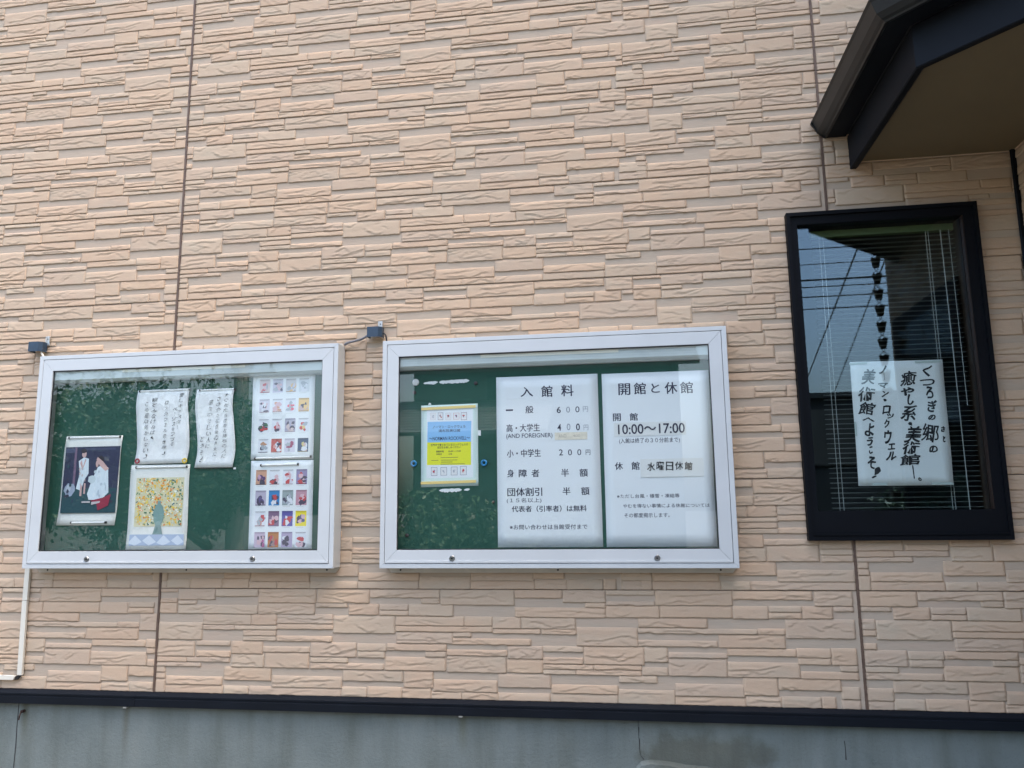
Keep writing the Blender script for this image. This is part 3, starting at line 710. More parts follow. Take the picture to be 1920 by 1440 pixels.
# ---------------------------------------------------------------- notice boards
def notice_board(x0, x1, label):
    z0, z1 = .551, 1.551
    w = x1-x0
    root = empty('notice_board', ((x0+x1)/2, 0, z0))
    tag(root, label, 'notice board', 'glazed notice boards on the wall')
    def part(name, mb, m, parent=None, **k):
        o = mb.build(name, m, parent or root, **k)
        if parent is None: o.location = -root.location
        return o
    # casing: a ring with a front lip; its sides run back to the wall
    cs = MB()
    ringbox(cs, (x0, x1, z0, z1), (x0+.0205, x1-.0205, z0+.0195, z1-.0185), -.090, -.0052)
    part('casing', cs, M['white'], bevel=.0015)
    part('casing_back', MB().box(x0+.0208, x1-.0208, -.0225, -.006, z0+.0198, z1-.0188), M['rail'])
    # green pin board
    part('pin_board', MB().box(x0+.035, x1-.035, -.034, -.0230, z0+.035, z1-.035), M['green'])
    # side cheeks seen through the glass
    ck = MB()
    i0, i1, j0, j1 = x0+.066, x1-.066, z0+.072, z1-.066
    ringbox(ck, (x0+.035, x1-.035, z0+.035, z1-.035), (x0+.060, x1-.060, z0+.066, z1-.060), -.074, -.0345)
    part('inner_frame', ck, M['inner'])
    # door frame of four mitred bars with hairline gaps
    d0, d1, e0, e1 = x0+.0225, x1-.0225, z0+.0215, z1-.0205
    gx0, gx1, gz0, gz1 = x0+.0745, x1-.0745, z0+.0765, z1-.0745
    g = .0004
    def bar(a, b, c, d):
        mb = MB()
        vs = [(p[0], -.0895, p[1]) for p in (a, b, c, d)]+[(p[0], -.0765, p[1]) for p in (a, b, c, d)]
        mb.add(vs, [(0, 1, 2, 3), (7, 6, 5, 4), (0, 4, 5, 1), (1, 5, 6, 2), (2, 6, 7, 3), (3, 7, 4, 0)])
        part('door_bar', mb, M['white'], bevel=.0008)
    bar((d0+g, e1), (d1-g, e1), (gx1-g, gz1), (gx0+g, gz1))
    bar((d1-g, e0), (d0+g, e0), (gx0+g, gz0), (gx1-g, gz0))
    bar((d0, e0+g), (d0, e1-g), (gx0, gz1-g), (gx0, gz0+g))
    bar((d1, e1-g), (d1, e0+g), (gx1, gz0+g), (gx1, gz1-g))
    part('door_lip', MB().box(d0+.002, d1-.002, -.0925, -.0898, e0+.001, e0+.010), M['white'], bevel=.0006)
    gk = MB(); ringbox(gk, (gx0+.0002, gx1-.0002, gz0+.0002, gz1-.0002), (gx0+.0035, gx1-.0035, gz0+.0045, gz1-.0045), -.084, -.0785)
    part('gasket', gk, M['black'])
    part('pane', MB().box(gx0+.001, gx1-.001, -.0825, -.0795, gz0+.001, gz1-.001), M['glass'])
    for s in ((.217, .752) if x0 < 0 else (.213, .784)):
        cx = x0+w*s
        k = part('lock', MB().disc((cx, -.0895, z0+.041), [(.0125, 0), (.0125, -.003), (.0105, -.0055), (.0085, -.0055), (.0080, -.0042), (.0001, -.0042)], 24), M['steel'], smooth=False)
        kk = MB().disc((cx, -.0938, z0+.041), [(.0042, 0), (.0042, -.0012), (.0001, -.0012)], 12).build('keyhole', M['darkhole'], k)
    # lamp housing along the top of the case
    hs = part('lamp_housing', MB().prism([(-.0745, z1-.062), (-.0345, z1-.062), (-.0345, z1-.132), (-.060, z1-.130), (-.0745, z1-.118)], x0+.061, x1-.061, axis='x'), M['housing'])
    t0, t1 = (x0+.43, x0+1.05) if x0 < 0 else (x0+.445, x0+1.05)
    MB().box(t0, t1, -.0765, -.0748, z1-.092, z1-.073).build('lamp_cover', M['tube'], hs)
    # wall rails above and below
    for zz, nm in ((z0, -1), (z1, 1)):
        a, b = (zz-.024, zz+.002) if nm < 0 else (zz-.002, zz+.014)
        mb = MB()
        if nm < 0: mb.prism([(x0+.012, b), (x0+.030, a), (x1-.018, a), (x1+.002, b)], -.014, -.0025)
        else: mb.prism([(x0+.012, a), (x1-.004, a), (x1-.012, b), (x0+.020, b)], -.020, -.0025)
        r = part('mounting_rail', mb, M['rail'])
        if nm < 0:
            for s in ((.048, .515, .962) if x0 < 0 else (.048, .508, .956)):
                MB().disc((x0+w*s, -.0140, zz-.012), [(.0042, 0), (.0042, -.0012), (.0001, -.0012)], 10).build('screw', M['darkhole'], r)
    return root
notice_board(-.640, .8675, 'white framed notice board on the left holding calendars and brush-written notes')
notice_board(1.0765, 2.5795, 'white framed notice board in the middle holding admission fees and opening hours')

# ---------------------------------------------------------------- lettering
TQ = []     # queued texts
def q_text(parts, target):
    TQ.append((parts, target))
def flush_texts():
    jobs = []
    for parts, target in TQ:
        objs = []
        for t in parts['items']:
            cu = bpy.data.curves.new('t', 'FONT'); cu.body = t[0]; cu.size = 1; cu.resolution_u = 3
            cu.offset = .016 if (parts.get('bold', 0) > .02 and t[0] in '郷癒系美術館ぎ') else parts.get('bold', .01)*(1 if t[4]-t[2] > 26 else .6)
            ob = bpy.data.objects.new('t', cu); C.objects.link(ob); objs.append((ob, t))
        jobs.append((parts, target, objs))
    bpy.context.view_layer.update()
    dg = bpy.context.evaluated_depsgraph_get()
    for parts, target, objs in jobs:
        AV = []; AF = []; n = 0
        rnd = random.Random(len(parts['items'])*3+1)
        for ob, t in objs:
            if t[0] == '｜':
                k = 9; x0, z0, x1, z1 = [v/1000 for v in t[1:]]
                V = []; F = []
                for a in range(k+1):
                    f = a/k; wv = (x1-x0)*(.16+.10*math.sin(f*3.1))*(1.2 if f < .25 or f > .85 else .8)
                    xc = (x0+x1)/2+(x1-x0)*.18*(f-.5); z = z1+(z0-z1)*f
                    V += [(xc-wv, parts['y'], z), (xc+wv, parts['y'], z)]
                F = [(2*a, 2*a+1, 2*a+3, 2*a+2) for a in range(k)]
                AV += V; AF += [tuple(i+n for i in f) for f in F]; n += len(V)
                continue
            me = ob.evaluated_get(dg).to_mesh()
            V = np.array([v.co[:] for v in me.vertices])
            F = [tuple(p.vertices) for p in me.polygons]
            ob.evaluated_get(dg).to_mesh_clear()
            if not len(V): continue
            x, y = V[:, 0], V[:, 1]
            sh = parts.get('shear', 0)
            x = x+y*sh
            if parts.get('warp'):
                wv = parts['warp']; s = rnd.uniform(0, 50)
                h = max(1e-3, y.max()-y.min()); ww = max(1e-3, x.max()-x.min())
                x = x+wv*np.sin(y/h*5+s)*.5+wv*.4*np.sin(x/ww*9+s*1.7)
                y = y+wv*np.sin(x/ww*5+s*2.1)*.6+wv*.3*np.cos(y/h*11+s)
                a = rnd.uniform(-.10, .06)+parts.get('tilt', 0)
                x, y = x*math.cos(a)-y*math.sin(a), x*math.sin(a)+y*math.cos(a)
            x0, z0, x1, z1 = [v/1000 for v in t[1:]]
            if parts.get('warp', 0) > .06:
                gx = (x1-x0)*rnd.uniform(-.22, .35); gz = (z1-z0)*rnd.uniform(-.25, .12); x0 -= gx/2; x1 += gx/2; z0 -= gz/2; z1 += gz/2
            X = x0+(x-x.min())/max(1e-6, x.max()-x.min())*(x1-x0)
            Z = z0+(y-y.min())/max(1e-6, y.max()-y.min())*(z1-z0)
            cell = (x1-x0)/max(1, len(t[0])) if len(t[0]) > 1 else (z1-z0)
            cps = [(0, 0, 0)]
            if parts.get('dup') and t[4]-t[2] > 26: cps.append((parts['dup']*min(cell, .05), 0, 1))
            if parts.get('brush'):
                r_ = parts['brush']*(.55 if t[0] in '郷癒系美術館' else 1)*rnd.uniform(.7, 1.2)
                cps = [(r_*math.cos(a*.785+.3), r_*math.sin(a*.785+.3)*.8, a) for a in range(8)]
            for d, dz, e in cps:
                AV += [(X[i]+d, parts['y']-e*.00005, Z[i]+dz) for i in range(len(X))]
                AF += [tuple(i+n for i in f) for f in F]; n += len(X)
        me = bpy.data.meshes.new('lettering'); me.from_pydata(AV, [], AF); me.materials.append(parts['mat']); me.update()
        o = bpy.data.objects.new('lettering', me)
        link(o, target); o.location = -target.location
    for parts, target, objs in jobs:
        for ob, t in objs:
            cu = ob.data; bpy.data.objects.remove(ob); bpy.data.curves.remove(cu)

# ---------------------------------------------------------------- papers
YB = -.0342          # face of the pin boards
def paper(name, corners, m, y=YB, wave=0, label='', cat='notice', nx=10, nz=14, curl=0, seed=1, thick=.0006):
    """corners: TL TR BR BL as (x,z)"""
    TL, TR, BR, BL = corners
    cx = sum(c[0] for c in corners)/4; cz = min(c[1] for c in corners)
    vs = []
    for j in range(nz+1):
        v = j/nz
        for i in range(nx+1):
            u = i/nx
            ax = TL[0]*(1-u)+TR[0]*u; az = TL[1]*(1-u)+TR[1]*u
            bx = BL[0]*(1-u)+BR[0]*u; bz = BL[1]*(1-u)+BR[1]*u
            x = ax*(1-v)+bx*v; z = az*(1-v)+bz*v
            off = wave*math.sin(v*math.pi*2.2+.6)*(.7+.3*u)*(1-.0*v)
            off += curl*(v**2)
            dx = -wave*1.3*math.sin(v*math.pi*2.0+.2) if wave else 0
            vs.append((x+dx-cx, y-.0010-abs(off)-thick, z-cz))
    n = len(vs); w = nx+1
    vs += [(a, b+thick, c) for a, b, c in vs]
    fs = [(j*w+i, j*w+i+1, (j+1)*w+i+1, (j+1)*w+i) for j in range(nz) for i in range(nx)]
    fs += [(n+j*w+i, n+(j+1)*w+i, n+(j+1)*w+i+1, n+j*w+i+1) for j in range(nz) for i in range(nx)]
    rim = [i for i in range(nx)]+[j*w+nx for j in range(nz)]+[nz*w+i for i in range(nx, 0, -1)]+[j*w for j in range(nz, 0, -1)]
    fs += [(rim[k], n+rim[k], n+rim[(k+1) % len(rim)], rim[(k+1) % len(rim)]) for k in range(len(rim))]
    o = MB().add(vs, fs).build(name, m, None, smooth=True)
    o.location = (cx, 0, cz)
    return tag(o, label, cat)
def flat(name, polys, y, parent, m=None):
    """a printed picture: flat coloured shapes (x,z polygons with a colour), each a hair above the last"""
    vs = []; fs = []; cols = []
    for k, (pts, col) in enumerate(polys):
        n = len(vs); vs += [(x, y-k*.00004, z) for x, z in pts]; fs.append(tuple(range(n, n+len(pts)))); cols += [(*col, 1)]*len(pts)
    me = bpy.data.meshes.new(name); me.from_pydata(vs, [], fs); me.materials.append(m or M['print'])
    ca = me.color_attributes.new('ink', 'FLOAT_COLOR', 'POINT')
    ca.data.foreach_set('color', np.array(cols, np.float32).ravel()); me.update()
    o = bpy.data.objects.new(name, me); link(o, parent); o.location = -parent.location
    return o
def rect(x0, z0, x1, z1): return [(x0, z1), (x0, z0), (x1, z0), (x1, z1)]
def blob(cx, cz, rx, rz, n=12, j=.15, rnd=random):
    return [(cx+rx*math.cos(2*math.pi*k/n)*(1+rnd.uniform(-j, j)), cz+rz*math.sin(2*math.pi*k/n)*(1+rnd.uniform(-j, j))) for k in range(n)]
def magnet_bar(x0, x1, z, label, y=YB-.0022, tilt=0):
    cx = (x0+x1)/2; L = (x1-x0)/2
    root = empty('magnet_bar', (cx, y, z)); root.rotation_euler = (0, tilt, 0)
    tag(root, label, 'magnet bar', 'white magnet bars holding up the sheets')
    mb = MB().tube([(-L+.004, -.003, 0), (L-.004, -.003, 0)], .0045, 10)
    mb.build('bar', M['rod'], root)
    for s in (-1, 1):
        MB().tube([(s*(L-.0042), -.003, 0), (s*(L+.0022), -.003, 0)], .0058, 10).build('end_cap', M['black'], root)
def ring_magnet(x, z, m, label, R=.0095, r=.0038, y=YB-.003):
    o = MB().torus((0, 0, 0), R, r, 'y', 20, 8).build('ring_magnet', m, None, smooth=True); o.location = (x, y-r*.6, z)
    tag(o, label, 'magnet', 'ring magnets on the boards')
def button_magnet(x, z, r, m, label, y=YB):
    o = MB().disc((0, 0, 0), [(r, 0), (r, -.003), (r*.85, -.005), (r*.4, -.006), (.0001, -.0062)], 20).build('button_magnet', m); o.location = (x, y, z)
    tag(o, label, 'magnet', 'round button magnets on the green board')

# left board: calendar page with a dark picture
P1 = paper('calendar_page', [(-.505, 1.165), (-.210, 1.162), (-.222, .743), (-.523, .745)], M['cream'], wave=.003, label='calendar page with a dark blue picture of pale figures and a red seat', cat='calendar page', seed=2)
yp = YB-.0080
rnd = random.Random(5)
navy, pale, skin, dred, teal = (.022, .025, .065), (.62, .70, .74), (.55, .36, .33), (.28, .02, .05), (.015, .06, .075)
X0, X1, Z0, Z1 = -.505, -.216, .801, 1.112
pol = [([(X0+.005, Z1), (X0, Z0), (X1-.005, Z0), (X1, Z1)], navy), (rect(X0+.002, Z0+.001, X1-.006, Z0+.115), teal)]
pol += [(rect(-.452, .93, -.440, 1.11), (.16, .10, .16)), (rect(-.50, 1.085, -.45, 1.105), (.06, .07, .13)), (rect(-.40, 1.095, -.24, 1.106), (.05, .055, .11))]
pol += [(blob(-.487+.02, .905, .028, .034, 14, .3, rnd), (.30, .35, .44)), (blob(-.470, .915, .014, .016, 9, .3, rnd), (.45, .50, .56))]
pol += [([(-.428, 1.045), (-.418, .985), (-.432, .915), (-.405, .905), (-.392, .955), (-.372, .985), (-.376, 1.055), (-.40, 1.062)], pale), (blob(-.401, 1.078, .012, .017, 10, .1, rnd), skin), (blob(-.404, 1.092, .016, .010, 10, .1, rnd), (.03, .02, .03)), ([(-.420, 1.035), (-.405, 1.0), (-.388, 1.050), (-.394, 1.056), (-.404, 1.018), (-.412, 1.050)], skin), (rect(-.411, .880, -.401, .93), skin), (rect(-.392, .89, -.383, .94), skin)]
pol += [([(-.352, .955), (-.372, .890), (-.362, .862), (-.30, .862), (-.262, .895), (-.268, .960), (-.272, 1.012), (-.30, 1.025), (-.325, 1.015)], pale), (blob(-.352, .958, .020, .020, 12, .15, rnd), (.50, .58, .60)), (blob(-.315, 1.045, .020, .022, 10, .12, rnd), (.02, .015, .025)), ([(-.335, 1.05), (-.315, 1.02), (-.285, .995), (-.268, 1.005), (-.30, 1.04), (-.33, 1.062)], skin), (blob(-.330, 1.03, .008, .016, 8, .1, rnd), skin)]
for _ in range(26):
    fx, fz = rnd.uniform(-.360, -.275), rnd.uniform(.875, 1.0)
    if fz > .93 and fx < -.345: continue
    pol.append((blob(fx, fz, rnd.uniform(.003, .008), rnd.uniform(.006, .018), 7, .3, rnd), rnd.choice([(.50, .60, .64), (.68, .74, .76), (.42, .50, .56), (.60, .68, .72)])))
for _ in range(12):
    fx, fz = rnd.uniform(-.420, -.385), rnd.uniform(.93, 1.03)
    pol.append((blob(fx, fz, rnd.uniform(.002, .005), rnd.uniform(.006, .014), 7, .3, rnd), rnd.choice([(.50, .60, .64), (.68, .74, .76), (.52, .42, .42)])))
for _ in range(30):
    fx, fz = rnd.uniform(-.49, -.235), rnd.uniform(.82, 1.10)
    if -.43 < fx < -.25 and fz > .85: continue
    pol.append((blob(fx, fz, rnd.uniform(.004, .014), rnd.uniform(.003, .012), 8, .4, rnd), rnd.choice([(.03, .04, .08), (.05, .05, .09), (.02, .06, .08), (.035, .03, .06)])))
pol += [([(-.352, .858), (-.285, .872), (-.248, .888), (-.258, .835), (-.310, .812), (-.318, .842)], dred), ([(-.345, .852), (-.30, .856), (-.302, .848), (-.345, .838)], (.5, .45, .45)), (rect(-.395, .848, -.352, .856), (.45, .42, .42))]
flat('picture', pol, yp, P1)
magnet_bar(-.489, -.222, 1.156, 'white magnet bar across the top of the dark blue picture page')
magnet_bar(-.443, -.264, .7565, 'short white magnet bar at the foot of the dark blue picture page', y=YB-.006)

P2 = paper('brush_note', [(-.145, 1.375), (.121, 1.377), (.125, 1.025), (-.141, 1.024)], M['paper'], wave=.006, label='wavy sheet of black brush writing held by red and yellow ring magnets', cat='handwritten note')
q_text(dict(items=TX['P2'], y=YB-.0092, mat=M['ink_pale'], bold=-.004, shear=.22, warp=.07), P2)
magnet_bar(-.137, .120, 1.370, 'white magnet bar on the brush note above the red and yellow magnets')
ring_magnet(-.127, 1.039, M['red'], 'dark red ring magnet at lower left of the brush note')
ring_magnet(.1125, 1.036, M['yellow'], 'yellow ring magnet at lower right of the brush note')
P3 = paper('brush_note', [(.158, 1.369), (.346, 1.370), (.355, 1.001), (.166, 1.003)], M['paper'], wave=.007, label='narrow wavy sheet of black brush writing right of the wider note', cat='handwritten note')
q_text(dict(items=TX['P3'], y=YB-.0102, mat=M['ink_pale'], bold=-.010, shear=.22, warp=.07), P3)
magnet_bar(.172, .347, 1.3645, 'short white magnet bar on top of the narrow brush note')
o = MB().box(-.094, .094, -.006, -.001, -.003, .003).build('bottom_batten', M['black']); o.location = (.259, YB, 1.0005); tag(o, 'thin dark batten along the lower edge of the narrow brush note', 'batten')
o = MB().box(-.005, .005, -.004, 0, -.004, .004).build('paper_scrap', M['paper']); o.location = (.362, YB-.0005, .9955); tag(o, 'tiny white scrap at the lower right corner of the narrow brush note', 'scrap')

P4 = paper('calendar_page', [(-.156, 1.021), (.141, 1.019), (.141, .6315), (-.159, .6315)], M['cream'], wave=.0015, label='calendar page with an orange, yellow and green speckled picture above a blue checked strip', cat='calendar page')
rnd = random.Random(11)
pol = [(rect(-.125, .736, .116, .960), (.62, .58, .38))]
cols = [(.80, .36, .02), (.85, .52, .03), (.03, .16, .08), (.12, .28, .14), (.72, .72, .58), (.75, .20, .03), (.02, .11, .12), (.85, .78, .50), (.85, .62, .06), (.85, .86, .80), (.80, .55, .10)]
cl = [(rnd.uniform(-.12, .11), rnd.uniform(.74, .955), rnd.choice((0, 1, 1, 5, 8))) for _ in range(9)]
for k in range(520):
    x, z = rnd.uniform(-.121, .112), rnd.uniform(.740, .956)
    c = rnd.choice(cols)
    for bx, bz, bc in cl:
        if math.hypot(x-bx, z-bz) < .022 and rnd.random() < .6: c = cols[bc]
    a = rnd.uniform(0, 3.14); l = rnd.uniform(.005, .014); w = rnd.uniform(.0014, .0036)
    ca, sa = math.cos(a), math.sin(a)
    pol.append(([(x+ca*l*sx-sa*w*sy if -.125 < x+ca*l*sx-sa*w*sy < .116 else x, min(.960, max(.736, z+sa*l*sx+ca*w*sy))) for sx, sy in ((-.5, -1), (.5, -.8), (.5, .8), (-.5, 1))], c))
# keep the thousands of dabs within a fraction of a millimetre
flat('picture', [p for p in pol[:1]], YB-.0037, P4)
def dabs(name, pol, y, parent):
    vs = []; fs = []; cs = []
    for k, (pts, col) in enumerate(pol):
        n = len(vs); vs += [(x, y-(k % 211)*.000004, z) for x, z in pts]; fs.append(tuple(range(n, n+len(pts)))); cs += [(*col, 1)]*len(pts)
    me = bpy.data.meshes.new(name); me.from_pydata(vs, [], fs); me.materials.append(M['print'])
    at = me.color_attributes.new('ink', 'FLOAT_COLOR', 'POINT'); at.data.foreach_set('color', np.array(cs, np.float32).ravel()); me.update()
    o = bpy.data.objects.new(name, me); link(o, parent); o.location = -parent.location; return o
dabs('paint_dabs', pol[1:], YB-.0040, P4)
pol = [(rect(-.142, .650, .130, .700), (.36, .44, .58))]
for k in range(4):
    cx = -.142+.028+k*.0715
    pol.append(([(cx-.034, .662+.010*(k % 2)), (cx, .650), (min(.130, cx+.036), .666), (cx, .697)], (.60, .66, .74)))
pol += [([(-.030, .700), (.024, .700), (.020, .706), (.012, .742), (-.016, .742), (-.026, .706)], (.17, .27, .26)), (rect(-.010, .6425, .012, .6435), (.1, .1, .1))]
pol += [([(-.016, .742), (.012, .742), (.022, .765), (.026, .800), (.016, .828), (.006, .838), (.006, .852), (-.010, .852), (-.010, .838), (-.020, .828), (-.030, .800), (-.026, .765)], (.19, .31, .29))]
flat('lower_picture', pol, YB-.0053, P4)
for k in range(7):
    MB().torus((-.156-.007*0-.002-.0165*0, YB-.002, 1.012-k*.0085), .0028, .0007, 'z', 8, 4).build('spiral_ring', M['rod'], P4).location = -P4.location
magnet_bar(-.130, .127, 1.0085, 'white magnet bar above the orange speckled picture')

def covers(sheet, x0, z1, dx, dz, w, h, y, seed, slx, palettes):
    rnd = random.Random(seed)
    for r in range(4):
        for c in range(4):
            a = x0+c*dx+slx*r; t = z1-r*dz
            bgc, fg = palettes[r*4+c]
            pol = [(rect(a, t-h, a+w, t), bgc)]
            pol.append((rect(a+.002, t-.0045, a+w-.002, t-.0018), tuple(v*.35 for v in bgc)))
            pol.append((rect(a+.004, t-.0085, a+w-.006, t-.0068), tuple(v*.6 for v in bgc)))
            cx = a+w*rnd.uniform(.4, .6); cz = t-h*.62
            for k in range(9):
                col = fg[k % len(fg)]
                rx, rz = rnd.uniform(.10, .26)*w, rnd.uniform(.08, .2)*h
                bx = min(a+w-rx-.001, max(a+rx+.001, cx+rnd.uniform(-.28, .28)*w)); bz = min(t-rz-.012, max(t-h+rz+.001, cz+rnd.uniform(-.28, .30)*h))
                pol.append((blob(bx, bz, rx, rz, 8, .4, rnd), col))
            if rnd.random() < .5: pol.append((rect(a+.003, t-h+.001, a+w-.003, t-h+.004), tuple(v*.5 for v in fg[0])))
            flat('cover_picture', pol, y, sheet)
            flat('caption', [(rect(a+.004, t-h-.0065, a+w*.75, t-h-.0050), (.5, .52, .5))], y, sheet)
lil = (.60, .58, .66); pk = (.62, .42, .46); rd = (.50, .05, .06); dk = (.06, .05, .09); or_ = (.72, .46, .18); gy = (.36, .40, .44); wh = (.68, .70, .74)
pal5 = [((.62, .52, .52), [rd, pk, gy]), ((.52, .50, .60), [gy, pk, dk]), ((.58, .56, .56), [or_, gy, lil]), ((.60, .64, .66), [gy, wh]),
        (lil, [pk, dk, wh]), (wh, [(.6, .3, .2), pk]), (wh, [(.75, .12, .18), gy]), ((.76, .50, .20), [(.55, .40, .38), dk, (.75, .5, .2)]),
        (wh, [dk, rd, (.05, .12, .08)]), (wh, [rd, pk, dk]), ((.40, .38, .48), [(.6, .48, .48), dk]), (wh, [(.70, .50, .2), gy, rd]),
        (wh, [dk, (.45, .25, .15), gy]), ((.50, .10, .09), [(.6, .3, .28), dk, wh]), (lil, [(.3, .04, .12), gy]), ((.03, .07, .16), [(.60, .50, .20), (.6, .42, .4), wh])]
pal6 = [((.55, .30, .20), [dk, (.5, .3, .42), (.10, .05, .14)]), (wh, [rd, dk, pk]), (wh, [pk, lil, rd]), ((.26, .22, .38), [rd, dk, pk]),
        ((.44, .40, .50), [dk, dk, (.1, .08, .2)]), ((.02, .20, .46), [wh, dk, rd]), ((.28, .34, .34), [dk, wh, gy]), ((.48, .26, .32), [dk, pk, rd]),
        (wh, [rd, (.6, .2, .15), gy]), ((.20, .12, .20), [rd, dk, pk]), ((.10, .09, .32), [rd, wh, rd]), ((.80, .66, .04), [dk, (.1, .1, .2), pk]),
        ((.52, .42, .52), [(.4, .1, .25), dk, pk]), ((.45, .17, .05), [dk, (.3, .2, .2), rd]), ((.40, .34, .48), [dk, wh, dk]), (wh, [rd, dk, pk])]
P5 = paper('cover_sheet', [(.433, 1.437), (.737, 1.434), (.740, 1.031), (.438, 1.034)], M['sheet'], wave=0, label='white sheet of sixteen pale cover pictures, upper of the two at right', cat='picture sheet')
covers(P5, .468, 1.405, .0640, .0925, .051, .063, YB-.0019, 4, .001, pal5)
magnet_bar(.461, .730, 1.0405, 'long white magnet bar at the foot of the upper sheet of small covers', tilt=-.012)
P6 = paper('cover_sheet', [(.441, 1.029), (.742, 1.027), (.745, .6315), (.444, .6315)], M['sheet'], wave=0, label='white sheet of sixteen colourful cover pictures, lower of the two at right', cat='picture sheet')
covers(P6, .467, .986, .0648, .0930, .052, .068, YB-.0019, 9, .0012, pal6)
magnet_bar(.491, .670, 1.008, 'short white magnet bar at the top of the lower sheet of small covers', tilt=-.008)

# middle board
SA = paper('fee_sheet', [(1.584, 1.375), (2.032, 1.375), (2.035, .6345), (1.586, .6345)], M['sheet'], label='white sheet of admission fees in black Japanese lettering with 600, 400 and 200 yen', cat='price list')
q_text(dict(items=TX['A'], y=YB-.0021, mat=M['ink_navy'], bold=.006, dup=.024), SA)
q_text(dict(items=TX['Af'], y=YB-.0021, mat=M['ink_faint'], bold=.0), SA)
SB = paper('hours_sheet', [(2.050, 1.373), (2.503, 1.373), (2.503, .6345), (2.050, .6345)], M['sheet'], label='white sheet of opening hours 10:00 to 17:00 in black Japanese lettering', cat='opening hours sheet')
q_text(dict(items=[t for t in TX['B'] if not t[0].startswith('10')], y=YB-.0021, mat=M['ink_navy'], bold=.006, dup=.024), SB)
t = TX['tapeA'][0]
def slip(name, t, m, label, y=YB-.0024, tilt=0, cat='paper slip', curl=0):
    x0, z0, x1, z1 = [v/1000 for v in t[1:]]
    mb = MB(); n = 6
    vs = []
    for i in range(n+1):
        u = i/n; x = (x1-x0)*(u-.5)
        for zz, cc in ((0, 1), ((z1-z0)*.5, .2), (z1-z0, 0)):
            vs.append((x, -curl*cc*(.6+.4*math.sin(u*5)), zz+tilt*x))
    N_ = len(vs); vs += [(a, b-.0005, c) for a, b, c in vs]
    fs = [(i*3+k, i*3+k+1, i*3+k+4, i*3+k+3) for i in range(n) for k in (0, 1)]
    fs += [(N_+a, N_+b, N_+c, N_+d) for a, b, c, d in fs]
    rim = [0, 1, 2]+[i*3+2 for i in range(1, n+1)]+[n*3+1]+[i*3 for i in range(n, 0, -1)]
    fs += [(rim[k], rim[(k+1) % len(rim)], N_+rim[(k+1) % len(rim)], N_+rim[k]) for k in range(len(rim))]
    o = mb.add(vs, fs).build(name, m); o.location = ((x0+x1)/2, y, z0)
    return tag(o, label, cat)
tp = slip('tape_strip', t, M['tape'], 'yellowed strip of tape under the 400 yen price', cat='tape')
q_text(dict(items=[('AND', 1857, 1100, 1890, 1114), ('400', 1919, 1101, 1950, 1112)], y=YB-.0031, mat=mat('faded_brown_ink', (.40, .36, .30), .5), bold=-.01), tp)
s1 = slip('hours_slip', TX['patch'][1], M['patch'], 'white slip pasted under the printed 10:00 to 17:00', y=YB-.0019, curl=.0012)
s2 = slip('closed_day_slip', TX['patch'][0], M['patch'], 'cream slip with hand-brushed closing day pasted on the hours sheet', y=YB-.0022, curl=.002)
q_text(dict(items=[(c, 2229+i*39, 949+(i % 2)*2, 2229+i*39+33, 985+(i*3 % 4)) for i, c in enumerate('水曜日休館')], y=YB-.0048, mat=M['ink'], bold=.012, shear=.08, warp=.04), s2)
q_text(dict(items=[t for t in TX['B'] if t[0].startswith('10')], y=YB-.0038, mat=M['ink_navy'], bold=.008, dup=.02), s1)
PY = paper('museum_poster', [(1.242, 1.259), (1.500, 1.261), (1.502, .899), (1.244, .896)], M['poster_blue'], label='small poster with a blue title block above a yellow block', cat='poster')
yq = YB-.0020
flat('inner_sheet', [(rect(1.268, .935, 1.478, 1.244), (.74, .78, .80))], yq, PY)
flat('title_block', [([(1.272, 1.185), (1.271, 1.093), (1.469, 1.092), (1.471, 1.184)], (.25, .50, .78))], yq-.0001, PY)
flat('text_block', [([(1.271, 1.093), (1.270, .993), (1.469, .990), (1.469, 1.092)], (.74, .74, .03))], yq-.0001, PY)
q_text(dict(items=TX['Y'], y=yq-.0003, mat=M['ink_navy'], bold=.02), PY)
flat('small_print', [(rect(a/1000, (b+d)/2000-.0012, c/1000, (b+d)/2000+.0012), (.22, .22, .06)) for _, a, b, c, d in TX['Yd']], yq-.0003, PY)
rnd = random.Random(21)
for k, (_, a, b, c, d) in enumerate(TX['Yp']):
    a, b, c, d = a/1000, b/1000, c/1000, d/1000
    edge = [(.66, .60, .60), (.12, .08, .16), (.62, .55, .55), (.60, .30, .28), (.14, .06, .14)][k % 5] if k < 5 else (.12, .12, .2)
    pol = [(rect(a, b, c, d), edge), (rect(a+.0015, b+.0015, c-.0015, d-.0015), (.72, .72, .72))]
    for q in range(5):
        pol.append((blob((a+c)/2+rnd.uniform(-.003, .003), (b+d)/2+rnd.uniform(-.005, .005), rnd.uniform(.002, .0045), rnd.uniform(.002, .005), 7, .3, rnd), rnd.choice([rd, (.5, .2, .15), dk, (.3, .2, .4), pk]) if k not in (0, 6, 7) else rnd.choice([gy, (.5, .5, .55)])))
    flat('small_picture', pol, yq-.0001, PY)
for z, dz in ((1.2435, .005), (.914, .004)):
    o = MB().prism([(1.2435, z-.006), (1.491, z-.006+dz), (1.491, z+.006+dz), (1.2435, z+.006)], YB-.006, YB-.0022).build('edge_strip', M['ybar'], PY); o.location = -PY.location
def scrap(name, pts, label, cat='torn paper', group='torn white paper scraps on the green board'):
    cx = sum(p[0] for p in pts)/len(pts); cz = sum(p[1] for p in pts)/len(pts)
    o = MB().prism([(x-cx, z-cz) for x, z in pts], -.0008, -.0001).build(name, M['paper']); o.location = (cx, YB, cz)
    tag(o, label, cat, group)
rnd = random.Random(2)
